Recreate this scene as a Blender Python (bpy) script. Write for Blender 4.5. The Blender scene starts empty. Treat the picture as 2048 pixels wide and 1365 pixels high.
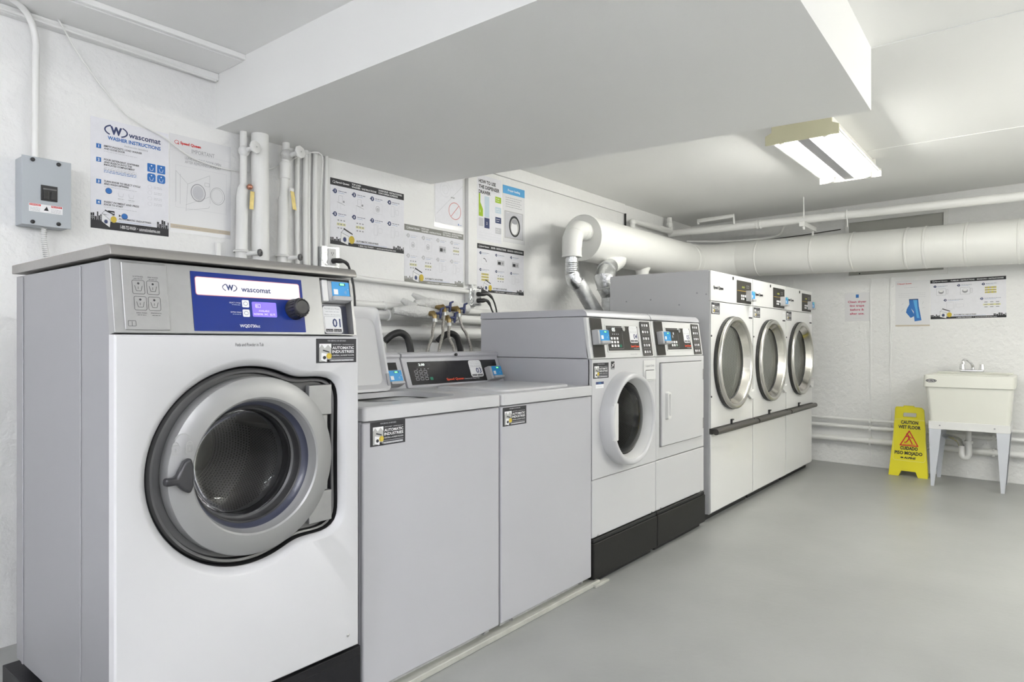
import bpy, bmesh, math, random
from mathutils import Vector as V
random.seed(7)
PI = math.pi
C = bpy.context.scene.collection

# ------------------------------------------------------------------ camera, world, exposure
H = 1.12; TH = math.atan(1061/1330)
cd = bpy.data.cameras.new('camera'); cam = bpy.data.objects.new('camera', cd); C.objects.link(cam)
cd.sensor_width = 36; cd.lens = 1330/2048*36; cd.shift_y = (685-682.5)/2048; cd.clip_start = .05
cam.location = (0, 0, H); cam.rotation_euler = (PI/2, 0, TH-PI/2)
bpy.context.scene.camera = cam
wd = bpy.data.worlds.new('world'); bpy.context.scene.world = wd; wd.use_nodes = True
wd.node_tree.nodes['Background'].inputs[0].default_value = (.8, .85, .9, 1)
wd.node_tree.nodes['Background'].inputs[1].default_value = .2
vs = bpy.context.scene.view_settings
vs.view_transform = 'Standard'; vs.look = 'None'; vs.gamma = 1; vs.exposure = 0.2; vs.use_curve_mapping = False
COOL = (.93, .94, 1.0); WARM = (1.0, .99, .925)
P_SEEN, P_FILL_LEFT, P_FILL_RIGHT, P_FILL_WEST = 74, 150, 215, 165          # tube emission: the visible fitting, then the added fill strips

# ------------------------------------------------------------------ materials
def mat(name, col, rough=.5, metal=0, bump=None, var=0, vscale=3, spec=.5, coat=0, emit=None, es=0, stretch=None):
    m = bpy.data.materials.new(name); m.use_nodes = True; nt = m.node_tree; N = nt.nodes; L = nt.links
    b = N['Principled BSDF']; c = (*col, 1)
    b.inputs['Base Color'].default_value = c; b.inputs['Roughness'].default_value = rough
    b.inputs['Metallic'].default_value = metal; b.inputs['Specular IOR Level'].default_value = spec
    b.inputs['Coat Weight'].default_value = coat; b.inputs['Coat Roughness'].default_value = .08
    if emit: b.inputs['Emission Color'].default_value = (*emit, 1); b.inputs['Emission Strength'].default_value = es
    tc = N.new('ShaderNodeTexCoord'); src = tc.outputs['Object']
    if stretch:
        mp = N.new('ShaderNodeMapping'); mp.inputs['Scale'].default_value = stretch; L.new(src, mp.inputs[0]); src = mp.outputs[0]
    if var:
        n = N.new('ShaderNodeTexNoise'); n.inputs['Scale'].default_value = vscale; n.inputs['Detail'].default_value = 6; L.new(src, n.inputs['Vector'])
        r = N.new('ShaderNodeValToRGB'); r.color_ramp.elements[0].position = .3; r.color_ramp.elements[1].position = .7
        r.color_ramp.elements[0].color = (*[x*(1-var) for x in col], 1); r.color_ramp.elements[1].color = (*[min(1, x*(1+var)) for x in col], 1)
        L.new(n.outputs['Fac'], r.inputs[0]); L.new(r.outputs[0], b.inputs['Base Color'])
    if bump:
        prev = None
        for sc, st, di in bump:
            n = N.new('ShaderNodeTexNoise'); n.inputs['Scale'].default_value = sc; n.inputs['Detail'].default_value = 5; L.new(src, n.inputs['Vector'])
            bp = N.new('ShaderNodeBump'); bp.inputs['Strength'].default_value = st; bp.inputs['Distance'].default_value = di
            L.new(n.outputs['Fac'], bp.inputs['Height'])
            if prev: L.new(prev.outputs[0], bp.inputs['Normal'])
            prev = bp
        L.new(prev.outputs[0], b.inputs['Normal'])
    return m
def ink(name, col, rough=.6, emit=None, es=0): return mat(name, col, rough, var=.02, vscale=40, emit=emit, es=es)

M = {}
M['wall'] = mat('painted_wall', (.85, .85, .84), .42, bump=[(4, .45, .03), (26, .6, .012), (110, .2, .004)], var=.02, vscale=2)
M['ceil'] = mat('painted_ceiling', (.90, .90, .885), .5, bump=[(3, .12, .02), (60, .12, .003)], var=.015, vscale=1)
M['floor'] = mat('painted_concrete', (.31, .315, .305), .36, bump=[(2.5, .1, .02), (40, .12, .004)], var=.07, vscale=2.2, spec=.45)
M['pipe'] = mat('painted_pipe', (.84, .84, .82), .35, bump=[(40, .12, .004)], var=.02)
M['lag'] = mat('lumpy_insulation', (.72, .72, .70), .6, bump=[(45, .8, .015)], var=.06, vscale=20)
M['duct'] = mat('painted_duct', (.83, .83, .80), .38, bump=[(6, .08, .01)], var=.015)
M['galv'] = mat('galvanised', (.66, .67, .67), .42, .65, bump=[(30, .3, .01)], var=.15, vscale=30)
M['foil'] = mat('foil_tape', (.74, .75, .76), .25, 1, bump=[(35, .6, .012)], var=.08, vscale=30)
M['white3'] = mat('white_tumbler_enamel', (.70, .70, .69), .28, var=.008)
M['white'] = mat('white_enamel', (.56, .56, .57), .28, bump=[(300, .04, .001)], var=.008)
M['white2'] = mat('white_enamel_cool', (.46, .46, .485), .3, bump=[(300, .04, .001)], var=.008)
M['plastic'] = mat('white_plastic', (.68, .68, .67), .35, var=.01)
M['silver'] = mat('silver_paint', (.335, .335, .335), .34, .55, bump=[(400, .03, .001)], var=.02, vscale=60)
M['steelside'] = mat('grey_side_panel', (.285, .285, .30), .4, .35, bump=[(2, .05, .02)], var=.03, vscale=1.5)
M['topgrey'] = mat('brushed_lid', (.27, .258, .245), .36, .5, bump=[(120, .05, .002)], var=.04, vscale=4, stretch=(1, 30, 30))
M['ring'] = mat('silver_door', (.30, .30, .30), .38, .45, bump=[(300, .03, .001)], var=.015)
M['greymid'] = mat('grey_surround', (.13, .13, .13), .35, .3, var=.03)
M['black'] = mat('black_plastic', (.016, .016, .017), .4, var=.05)
M['gloss'] = mat('gloss_black', (.012, .012, .013), .12, var=.03)
M['rubber'] = mat('black_rubber', (.02, .02, .021), .5, bump=[(80, .2, .003)], var=.05)
M['gasket'] = mat('dark_blue_gasket', (.032, .036, .06), .3, var=.05)
M['base'] = mat('black_steel_base', (.009, .009, .011), .45, spec=.25, bump=[(9, .1, .01), (90, .1, .003)], var=.1, vscale=30)
M['charcoal'] = mat('charcoal_pedestal', (.014, .014, .013), .5, spec=.2, bump=[(60, .1, .003)], var=.06, vscale=6)
M['handle'] = mat('dark_grey_handle', (.022, .022, .025), .35, var=.03)
M['bar'] = mat('brown_grey_bar', (.05, .047, .042), .42, var=.03)
M['chrome'] = mat('chrome', (.82, .82, .83), .1, 1, bump=[(20, .03, .003)])
M['steel'] = mat('stainless_steel', (.66, .64, .60), .2, 1, bump=[(18, .05, .004)], var=.05, vscale=6)
M['steelrim'] = mat('steel_rim', (.62, .61, .58), .28, 1, bump=[(18, .04, .004)], var=.04)
M['drumwhite'] = mat('galvanised_drum', (.85, .86, .83), .4, .1, bump=[(500, .3, .002)], var=.03)
M['brass'] = mat('brass', (.30, .22, .10), .3, 1, bump=[(60, .2, .003)], var=.15, vscale=30)
M['copper'] = mat('copper', (.50, .24, .17), .25, 1, var=.1)
M['tag'] = mat('brass_tag', (.50, .41, .17), .35, .7, bump=[(60, .3, .003)], var=.15, vscale=50)
M['lever'] = mat('navy_lever', (.02, .03, .11), .35, var=.05)
M['braid'] = mat('braided_steel_hose', (.46, .44, .41), .35, .9, bump=[(300, .9, .004)], var=.35, vscale=160)
M['box'] = mat('grey_steel_box', (.42, .45, .48), .4, .1, bump=[(60, .06, .002)], var=.02)
M['sink'] = mat('cream_sink', (.70, .70, .64), .32, bump=[(200, .06, .001)], var=.015)
M['leg'] = mat('grey_leg', (.56, .58, .62), .4, .2, var=.02)
M['yellow'] = mat('yellow_plastic', (.72, .64, .015), .35, bump=[(250, .06, .001)], var=.015)
M['concrete'] = mat('pale_concrete', (.42, .42, .38), .6, bump=[(30, .4, .008)], var=.1, vscale=10)
M['louver'] = mat('grey_louver', (.40, .40, .37), .5, bump=[(40, .1, .004)], var=.05)
M['vinyl'] = mat('grey_tub', (.5, .5, .5), .4, var=.03)
M['fixture'] = mat('white_fixture', (.86, .85, .80), .3, var=.01)
M['fixyellow'] = mat('aged_white_fixture', (.74, .71, .50), .35, var=.03)
M['ballast'] = mat('grey_ballast_cover', (.30, .30, .32), .35, .3, var=.02)
M['conc_dark'] = mat('dark_gap', (.01, .01, .01), .8, var=.1)
M['paper'] = ink('white_paper', (.80, .80, .84)); M['lam'] = mat('laminated_paper', (.78, .78, .79), .18, var=.01)
M['k'] = ink('black_ink', (.018, .018, .022)); M['faded'] = ink('faded_grey_ink', (.24, .24, .22)); M['gr'] = ink('grey_ink', (.33, .33, .35)); M['lg'] = ink('light_grey_ink', (.55, .55, .58))
M['nv'] = ink('navy_ink', (.03, .045, .13)); M['bl'] = ink('blue_ink', (.025, .15, .45)); M['sky'] = ink('sky_ink', (.10, .38, .70)); M['pale'] = ink('pale_blue_ink', (.55, .66, .74))
M['rd'] = ink('red_ink', (.60, .03, .03)); M['or'] = ink('orange_red_ink', (.85, .09, .03)); M['mag'] = ink('crimson_ink', (.50, .04, .12))
M['gn'] = ink('green_ink', (.33, .50, .015)); M['dgn'] = ink('dark_green_ink', (.03, .20, .03)); M['bgn'] = ink('button_green', (.0, .16, .09))
M['yl'] = ink('yellow_ink', (.62, .52, .04)); M['ylp'] = ink('pale_yellow_ink', (.72, .70, .36)); M['tan'] = ink('tan_ink', (.55, .48, .38)); M['coin'] = ink('coin_yellow', (.62, .47, .05))
M['ik'] = ink('dark_grey_ink', (.07, .07, .075)); M['w'] = ink('white_ink', (.85, .85, .86)); M['photo'] = ink('grey_photo', (.45, .45, .44)); M['pk'] = ink('pale_red_ink', (.62, .22, .22)); M['facey'] = ink('amber_ink', (.45, .30, .05))
M['royal'] = mat('royal_blue_panel', (.003, .019, .165), .4, spec=.25, var=.03, vscale=4)
M['glow'] = ink('backlit_label', (.86, .84, .88), .3, (1, .93, .95), .15)
M['lcd'] = ink('violet_lcd', (.08, .05, .5), .3, (.22, .16, .95), .75); M['lcdtx'] = ink('lcd_text', (.5, .45, 1), .3, (.7, .65, 1), .8)
M['led'] = ink('green_led', (.1, .6, .2), .4, (.25, 1, .35), 1.2); M['ledw'] = ink('white_led', (.8, .85, .8), .4, (.9, 1, .95), .9); M['ledy'] = ink('yellow_led', (.5, .5, .05), .4, (.6, .75, .1), .5)
M['readblue'] = ink('reader_blue', (.015, .27, .62), .35); M['readgrey'] = mat('reader_grey', (.42, .42, .43), .4, var=.02)
M['facegrad'] = mat('console_glass', (.014, .014, .016), .2, var=.06, vscale=2, spec=.3, coat=.1); M['facebrown'] = mat('brown_grey_fascia', (.030, .028, .024), .45, spec=.3, var=.03)
M['tubeW'] = mat('lit_tube_warm', (1, 1, 1), .5, emit=WARM, es=P_SEEN); M['fillC'] = mat('fill_tube_cool', (1, 1, 1), .5, emit=COOL, es=P_FILL_LEFT); M['fillX'] = mat('fill_tube_cool_west', (1, 1, 1), .5, emit=COOL, es=P_FILL_WEST); M['fillR'] = mat('fill_tube_neutral', (1, 1, 1), .5, emit=(1, .99, .92), es=P_FILL_RIGHT)  # warm tube is the visible fitting; the others serve the added fill strips

def glass(name, tint, refl=1.0, fill=.0, fc=(.02, .02, .02)):
    m = bpy.data.materials.new(name); m.use_nodes = True; nt = m.node_tree; N = nt.nodes; L = nt.links
    N.remove(N['Principled BSDF']); out = N['Material Output']
    t = N.new('ShaderNodeBsdfTransparent'); t.inputs[0].default_value = (*tint, 1)
    g = N.new('ShaderNodeBsdfGlossy'); g.inputs['Roughness'].default_value = .03
    nz = N.new('ShaderNodeTexNoise'); nz.inputs['Scale'].default_value = 4; bp = N.new('ShaderNodeBump'); bp.inputs['Strength'].default_value = .05; bp.inputs['Distance'].default_value = .01
    L.new(nz.outputs[0], bp.inputs['Height']); L.new(bp.outputs[0], g.inputs['Normal'])
    f = N.new('ShaderNodeFresnel'); f.inputs[0].default_value = 1.3+.3*refl; mx = N.new('ShaderNodeMixShader')
    L.new(f.outputs[0], mx.inputs[0]); L.new(t.outputs[0], mx.inputs[1]); L.new(g.outputs[0], mx.inputs[2]); L.new(mx.outputs[0], out.inputs[0])
    return m
M['glass'] = glass('tinted_door_glass', (.72, .72, .74), .25); M['glass2'] = glass('dark_door_glass', (.5, .52, .5), .2); M['glass3'] = glass('clear_door_glass', (.98, .98, .97), .5)

def perforated(name, col, hole, scale, metal=.7):
    m = mat(name, col, .32, metal); nt = m.node_tree; N = nt.nodes; L = nt.links; b = N['Principled BSDF']
    tc = N.new('ShaderNodeTexCoord'); sp = N.new('ShaderNodeSeparateXYZ'); L.new(tc.outputs['UV'], sp.inputs[0])
    def mth(op, a, bb=None):
        n = N.new('ShaderNodeMath'); n.operation = op
        for i, x in enumerate((a, bb)):
            if x is None: continue
            if isinstance(x, (int, float)): n.inputs[i].default_value = x
            else: L.new(x, n.inputs[i])
        return n.outputs[0]
    u = mth('MULTIPLY', sp.outputs[0], scale); v = mth('MULTIPLY', sp.outputs[1], scale)
    row = mth('FLOOR', v); u = mth('ADD', u, mth('MULTIPLY', row, .5))
    du = mth('SUBTRACT', mth('FRACT', u), .5); dv = mth('SUBTRACT', mth('FRACT', v), .5)
    d = mth('SQRT', mth('ADD', mth('MULTIPLY', du, du), mth('MULTIPLY', dv, dv)))
    k = mth('LESS_THAN', d, .27); mx = N.new('ShaderNodeMix'); mx.data_type = 'RGBA'
    mx.inputs[6].default_value = (*col, 1); mx.inputs[7].default_value = (*hole, 1); L.new(k, mx.inputs[0]); L.new(mx.outputs[2], b.inputs['Base Color'])
    return m
M['drum'] = perforated('perforated_drum', (.20, .19, .18), (.004, .004, .004), 110)
M['drumdry'] = perforated('perforated_dryer_drum', (.84, .85, .82), (.3, .3, .29), 90, .1)

# ------------------------------------------------------------------ mesh helpers
class Fr:                                       # a plane: origin, right, up; n points to the viewer
    def __init__(s, o, u, v):
        s.o = V(o); s.u = V(u).normalized(); s.v = V(v).normalized(); s.n = s.u.cross(s.v).normalized()
    def p(s, a, b, c=0): return s.o+s.u*a+s.v*b+s.n*c
    def sub(s, a, b, c=0): return Fr(s.p(a, b, c), s.u, s.v)
_tc = {}
def text_mesh(body, bold=0, italic=0):
    k = (body, bold, italic)
    if k in _tc: return _tc[k]
    cu = bpy.data.curves.new('t', 'FONT'); cu.body = body; cu.size = 1; cu.resolution_u = 2; cu.offset = bold; cu.shear = italic; cu.fill_mode = 'FRONT'
    o = bpy.data.objects.new('t', cu); me = bpy.data.meshes.new_from_object(o)
    vs_ = [(v.co.x, v.co.y) for v in me.vertices]; fs = [tuple(p.vertices) for p in me.polygons]
    bpy.data.objects.remove(o); bpy.data.curves.remove(cu); bpy.data.meshes.remove(me)
    _tc[k] = (vs_, fs); return _tc[k]

class MB:
    def __init__(s): s.v = []; s.f = []; s.m = []; s.mats = []; s.uv = {}
    def mi(s, m):
        m = M[m] if isinstance(m, str) else m
        if m not in s.mats: s.mats.append(m)
        return s.mats.index(m)
    def add(s, vs_, fs, m):
        k = len(s.v); i = s.mi(m); s.v += [tuple(x) for x in vs_]
        for f in fs: s.f.append(tuple(k+j for j in f)); s.m.append(i)
        return s
    def box(s, x0, x1, y0, y1, z0, z1, m='white'):
        return s.obox(Fr((0, 0, 0), (1, 0, 0), (0, 1, 0)), x0, x1, y0, y1, z0, z1, m)
    def obox(s, F, a0, a1, b0, b1, c0, c1, m='white', drop=()):
        P = [F.p(a, b, c) for c in (c0, c1) for b in (b0, b1) for a in (a0, a1)]
        fs = [(0, 2, 3, 1), (4, 5, 7, 6), (0, 1, 5, 4), (2, 6, 7, 3), (0, 4, 6, 2), (1, 3, 7, 5)]
        return s.add(P, [f for i, f in enumerate(fs) if i not in drop], m)
    def prism(s, F, poly, c0, c1, m='white'):
        n = len(poly); P = [F.p(a, b, c0) for a, b in poly]+[F.p(a, b, c1) for a, b in poly]
        return s.add(P, [tuple(range(n))[::-1], tuple(range(n, 2*n))]+[(i, (i+1) % n, n+(i+1) % n, n+i) for i in range(n)], m)
    def loft(s, loops, ms, close=True, cap0=None, cap1=None):
        n = len(loops[0])
        for k in range(len(loops)-1):
            m = ms[k] if isinstance(ms, list) else ms
            s.add(list(loops[k])+list(loops[k+1]), [(i, (i+1) % n, n+(i+1) % n, n+i) for i in range(n if close else n-1)], m)
        if cap0: s.add(loops[0], [tuple(range(n))[::-1]], cap0)
        if cap1: s.add(loops[-1], [tuple(range(n))], cap1)
        return s
    def lathe(s, o, ax, prof, m='white', seg=40, uvs=False):
        o = V(o); ax = V(ax).normalized(); e1 = (V((0, 0, 1)) if abs(ax.z) < .9 else V((1, 0, 0))); e1 = (e1-ax*e1.dot(ax)).normalized(); e2 = ax.cross(e1)
        base = len(s.v); n = seg; ln = 0; L = []
        for k, (r, d) in enumerate(prof):
            if k: ln += math.hypot(r-prof[k-1][0], d-prof[k-1][1])
            L.append(ln)
            for i in range(n):
                t = 2*PI*i/n; s.v.append(tuple(o+ax*d+(e1*math.cos(t)+e2*math.sin(t))*r))
        rm = max(p[0] for p in prof)
        for k in range(len(prof)-1):
            mm = s.mi(m[k] if isinstance(m, list) else m)
            for i in range(n):
                j = (i+1) % n; s.f.append((base+k*n+i, base+k*n+j, base+(k+1)*n+j, base+(k+1)*n+i)); s.m.append(mm)
                if uvs:
                    c = 2*PI*rm
                    s.uv[len(s.f)-1] = [(c*i/n, L[k]), (c*(i+1)/n, L[k]), (c*(i+1)/n, L[k+1]), (c*i/n, L[k+1])]
        return s
    def cyl(s, p0, p1, r, m='white', seg=20, r1=None):
        p0 = V(p0); p1 = V(p1); d = (p1-p0).length; r1 = r if r1 is None else r1
        return s.lathe(p0, p1-p0, [(0.0002, 0), (r, 0), (r1, d), (.0002, d)], m, seg)
    def tube(s, pts, r, m='white', seg=12, smooth=0):
        pts = [V(p) for p in pts]
        if smooth:                                # Catmull-Rom resampling
            q = []; P = [pts[0]]+pts+[pts[-1]]
            for i in range(1, len(P)-2):
                for k in range(smooth):
                    t = k/smooth; a, b, c, d = P[i-1], P[i], P[i+1], P[i+2]
                    q.append(.5*((2*b)+(c-a)*t+(2*a-5*b+4*c-d)*t*t+(3*b-a-3*c+d)*t**3))
            pts = q+[pts[-1]]
        n = len(pts); rr = r if isinstance(r, list) else [r]*n
        if len(rr) != n: rr = [rr[min(len(rr)-1, int(i*(len(rr)-1)/(n-1)+.5))] for i in range(n)]
        T = [((pts[min(i+1, n-1)]-pts[max(i-1, 0)]).normalized()) for i in range(n)]
        e = V((0, 0, 1)) if abs(T[0].z) < .9 else V((1, 0, 0)); e = (e-T[0]*e.dot(T[0])).normalized(); loops = []
        for i in range(n):
            e = (e-T[i]*e.dot(T[i])).normalized(); f = T[i].cross(e)
            k = 1
            if 0 < i < n-1:
                c = (pts[i]-pts[i-1]).normalized().dot((pts[i+1]-pts[i]).normalized()); k = 1/math.sqrt(max(.3, (1+c)/2))
            loops.append([pts[i]+(e*math.cos(2*PI*j/seg)+f*math.sin(2*PI*j/seg))*rr[i]*k for j in range(seg)])
        return s.loft(loops, m, True, m, m)
    def sph(s, c, r, m='white', seg=16, sq=(1, 1, 1)):
        c = V(c); loops = []
        for k in range(seg//2+1):
            a = PI*k/(seg//2); rr = max(.001, math.sin(a)); loops.append([c+V((math.cos(2*PI*j/seg)*rr*r*sq[0], math.sin(2*PI*j/seg)*rr*r*sq[1], math.cos(a)*r*sq[2])) for j in range(seg)])
        return s.loft(loops, m)
    # ---- flat printing on a frame; layer lifts it a hair off the sheet
    def poly(s, F, pts, m, ly=1): return s.add([F.p(a, b, ly*.0004) for a, b in pts], [tuple(range(len(pts)))], m)
    def rect(s, F, a0, a1, b0, b1, m, ly=1): return s.poly(F, [(a0, b0), (a1, b0), (a1, b1), (a0, b1)], m, ly)
    def rrect(s, F, a0, a1, b0, b1, r, m, ly=1): return s.poly(F, rr_pts(a0, a1, b0, b1, r), m, ly)
    def rframe(s, F, a0, a1, b0, b1, r, w, m, ly=1):
        o = rr_pts(a0, a1, b0, b1, r); i = rr_pts(a0+w, a1-w, b0+w, b1-w, max(r-w, .0003)); n = len(o)
        return s.add([F.p(a, b, ly*.0004) for a, b in o+i], [(k, (k+1) % n, n+(k+1) % n, n+k) for k in range(n)], m)
    def disc(s, F, a, b, r, m, ly=1, ra=None, seg=20): return s.poly(F, [(a+(ra or r)*math.cos(2*PI*i/seg), b+r*math.sin(2*PI*i/seg)) for i in range(seg)], m, ly)
    def annul(s, F, a, b, r, w, m, ly=1, ra=None, seg=24, t0=0, t1=2*PI):
        ra = ra or r; full = t1-t0 > 6.28; n = seg; A = []
        for i in range(n+1):
            t = t0+(t1-t0)*i/n; A += [(a+ra*math.cos(t), b+r*math.sin(t)), (a+(ra-w)*math.cos(t), b+(r-w)*math.sin(t))]
        return s.add([F.p(x, y, ly*.0004) for x, y in A], [(2*i, 2*i+2, 2*i+3, 2*i+1) for i in range(n)], m)
    def line(s, F, a0, b0, a1, b1, w, m, ly=1):
        d = V((a1-a0, b1-b0)); n = V((-d.y, d.x)).normalized()*w/2
        return s.poly(F, [(a0+n.x, b0+n.y), (a0-n.x, b0-n.y), (a1-n.x, b1-n.y), (a1+n.x, b1+n.y)], m, ly)
    def text(s, F, body, a, b, h, m, w=None, al='l', bold=0, it=0, ly=2):    # (a,b) baseline; h cap height; w fits the width
        vs_, fs = text_mesh(body, bold, it)
        if not vs_: return s
        x0 = min(v[0] for v in vs_); x1 = max(v[0] for v in vs_); k = h/.7; kx = k if w is None else w/(x1-x0); W = (x1-x0)*kx
        off = {'l': 0, 'c': -W/2, 'r': -W}[al]
        return s.add([F.p(a+off+(x-x0)*kx, b+y*k, ly*.0004) for x, y in vs_], fs, m)
    def greek(s, F, a, b, w, h, m, ly=2, fill=.8):   # a line of unreadably small print, as dashes
        x = a; rnd = random.Random(int((a*977+b*3571)*1000))
        while x < a+w:
            l = min(h*rnd.uniform(1.5, 5), a+w-x); s.rect(F, x, x+l, b, b+h*.6, m, ly); x += l+h*.7
        return s
    def build(s, name, parent=None, bevel=0, seg=2, sharp=40, merge=True):
        off = V((0, 0, 0)); p = parent
        while p is not None: off += p.location; p = p.parent
        me = bpy.data.meshes.new(name); me.from_pydata([tuple(V(v)-off) for v in s.v], [], s.f)
        for m in s.mats: me.materials.append(m)
        me.polygons.foreach_set('material_index', s.m)
        if s.uv:
            ul = me.uv_layers.new(name='UVMap')
            for fi, c in s.uv.items():
                for li, q in zip(me.polygons[fi].loop_indices, c): ul.data[li].uv = q
        bm = bmesh.new(); bm.from_mesh(me)
        if merge: bmesh.ops.remove_doubles(bm, verts=bm.verts, dist=.00005)
        bmesh.ops.recalc_face_normals(bm, faces=bm.faces); bm.to_mesh(me); bm.free()
        me.polygons.foreach_set('use_smooth', [True]*len(me.polygons)); me.set_sharp_from_angle(angle=math.radians(sharp))
        o = bpy.data.objects.new(name, me); C.objects.link(o); o.parent = parent
        if bevel:
            b = o.modifiers.new('bevel', 'BEVEL'); b.width = bevel; b.segments = seg; b.limit_method = 'ANGLE'; b.angle_limit = math.radians(40); b.harden_normals = True
        return o
def rr_pts(a0, a1, b0, b1, r, n=4):
    P = []
    for cx, cy, t in ((a1-r, b1-r, 0), (a0+r, b1-r, PI/2), (a0+r, b0+r, PI), (a1-r, b0+r, 1.5*PI)):
        for i in range(n+1): P.append((cx+r*math.cos(t+PI/2*i/n), cy+r*math.sin(t+PI/2*i/n)))
    return P
def thing(name, label, cat, loc, group=None):
    o = bpy.data.objects.new(name, None); C.objects.link(o); o.location = loc; o.empty_display_size = .1
    return tag(o, label, cat, group)
def tag(o, label, cat, group=None):
    o['label'] = label; o['category'] = cat
    if group: o['group'] = group
    return o
def struct(name, mb, bevel=0):
    o = mb.build(name, None, bevel); o['kind'] = 'structure'; return o
def copy_tree(o, parent=None):
    c = o.copy(); C.objects.link(c); c.parent = parent
    for ch in [x for x in bpy.data.objects if x.parent == o]: copy_tree(ch, c)
    return c

# ------------------------------------------------------------------ the room
YW = 2.98; ZC = 2.375; SL = .0875                       # back wall, ceiling, skew of the far wall
def xw(y): return 6.675+SL*(y-.92)
WU = V((-SL, -1, 0)).normalized()
FB = Fr((0, YW, 0), (1, 0, 0), (0, 0, 1))               # back wall, seen from the room
FW = Fr((xw(0), 0, 0), WU, (0, 0, 1))                   # far wall; a = -y/cos
XY = Fr((0, 0, 0), (1, 0, 0), (0, 1, 0))
CS = 1/math.cos(math.atan(SL))
def fa(y): return -y*CS
struct('floor', MB().prism(XY, [(-2, -2.6), (xw(-2.6)+.1, -2.6), (xw(YW)+.1, YW+.1), (-2, YW+.1)], -.1, 0, 'floor'))
struct('ceiling', MB().prism(XY, [(-2, -2.6), (xw(-2.6)+.1, -2.6), (xw(YW)+.1, YW+.1), (-2, YW+.1)], ZC, ZC+.1, 'ceil'))
w = MB().box(-2.1, 7.0, YW, YW+.12, 0, ZC, 'wall')
struct('wall_back', w)
struct('wall_left', MB().box(-2.1, -2, -2.6, YW, 0, ZC, 'wall'))
struct('wall_front', MB().box(-2, xw(-2.6), -2.7, -2.6, 0, ZC, 'wall'))
struct('wall_right', MB().prism(XY, [(xw(-2.6), -2.6), (xw(-2.6)+.12, -2.6), (xw(YW)+.12, YW), (xw(YW), YW)], 0, ZC, 'wall'))
struct('trim_1', MB().prism(XY, [(1.543, .535), (3.165, .57), (2.925, YW), (1.543, YW)], 2.106, ZC, 'ceil'))          # boxed soffit
t = MB().box(-2, 1.543, 2.737, YW, 2.349, ZC-.006, 'ceil'); t.box(-2, 1.543, 2.715, 2.737, 2.352, ZC, 'ceil'); struct('trim_2', t, .003)
t = MB().box(-2, 1.543, 2.945, YW, 2.318, 2.349, 'wall'); struct('trim_3', t, .004)
struct('trim_4', MB().box(2.935, 5.36, YW-.018, YW, 2.288, ZC, 'wall'), .003)
t = MB()
for x in (.995, 2.84): t.tube([(x, YW+.0116, 0), (x+.002, YW+.0116, 1.4), (x, YW+.0116, 2.3)], .012, 'wall', 16)
struct('trim_5', t)
struct('trim_6', MB().box(3.24, 3.325, YW-.03, YW, 1.50, 2.30, 'wall').box(3.325, 5.6, YW-.012, YW, 1.325, 1.345, 'wall'), .003)
struct('trim_7', MB().prism(XY, [(4.86, -2.5), (4.885, -2.5), (4.885, .9), (4.86, .9)], ZC-.003, ZC, 'ceil'))
struct('trim_8', MB().box(3.165, 3.18, -2.6, .57, ZC-.004, ZC, 'ceil'))
t = MB()
for y in (1.05, 1.21): t.obox(FW, fa(y)-.006, fa(y)+.006, 0, 1.69, 0, .006, 'wall')
struct('trim_9', t, .002)
# recessed grey panel in the far wall, behind the duct
a0, a1 = fa(1.42), fa(.62)
w = MB()
for q in ((a0, a1, 1.695, 1.73), (a0, a1, 2.215, 2.25), (a0, a0+.03, 1.73, 2.215), (a1-.03, a1, 1.73, 2.215)): w.obox(FW, *q, 0, .018, 'pipe')
w.obox(FW, a0+.03, a1-.03, 1.73, 2.215, .001, .005, 'louver'); w.disc(FW.sub(0, 0, .006), a0+.12, 1.745, .006, 'k')
struct('window_1', w, .003)
# low concrete pad under the top-loading machines
struct('trim_10', MB().box(1.30, 2.66, 1.60, 2.35, 0, .022, 'concrete'), .004)

# ------------------------------------------------------------------ ceiling light, and added unseen fill strips
def ceiling_light(x0, y0, tube, label, group=None):
    r = thing('ceiling_light', label, 'light', (x0+.6, y0+.185, ZC), group)
    F = Fr((x0, y0, 0), (0, 1, 0), (0, 0, 1))                       # n = +x along the fitting
    MB().prism(F, [(.05, ZC), (.33, ZC), (.33, ZC-.045), (.38, ZC-.085), (.378, ZC-.09), (.0, ZC-.09), (-.002, ZC-.085), (.05, ZC-.045)], .012, 1.195, 'fixture').build('housing', r)
    for i, x in enumerate((0, 1.195)):
        MB().prism(F, [(.03, ZC-.002), (.35, ZC-.002), (.35, ZC-.06), (.385, ZC-.075), (.385, ZC-.128), (-.005, ZC-.128), (-.005, ZC-.075), (.03, ZC-.06)], x, x+.012, 'fixyellow' if i == 0 else 'fixture').build('end_plate', r, .002)
    MB().prism(F, [(.155, ZC-.09), (.225, ZC-.09), (.222, ZC-.118), (.158, ZC-.118)], .012, 1.195, 'ballast').build('ballast_cover', r, .002)
    for y in (.075, .305):
        MB().obox(F, y-.062, y+.062, ZC-.0925, ZC-.0905, .013, 1.194, 'fixture').build('reflector', r)
        tb = MB().cyl((x0+.04, y0+y, ZC-.112), (x0+1.165, y0+y, ZC-.112), .0135, tube, 12).build('tube', r)
        for x in (.014, 1.165): MB().cyl((x0+x, y0+y, ZC-.112), (x0+x+.028, y0+y, ZC-.112), .016, 'fixture', 12).build('end_cap', tb)
        MB().box(x0+1.17, x0+1.19, y0+y-.02, y0+y+.02, ZC-.125, ZC-.092, 'fixture').build('socket', r, .002)
    return r
ceiling_light(3.89, .86, 'tubeW', 'lit white two-tube fluorescent ceiling light beyond the boxed soffit')
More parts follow.
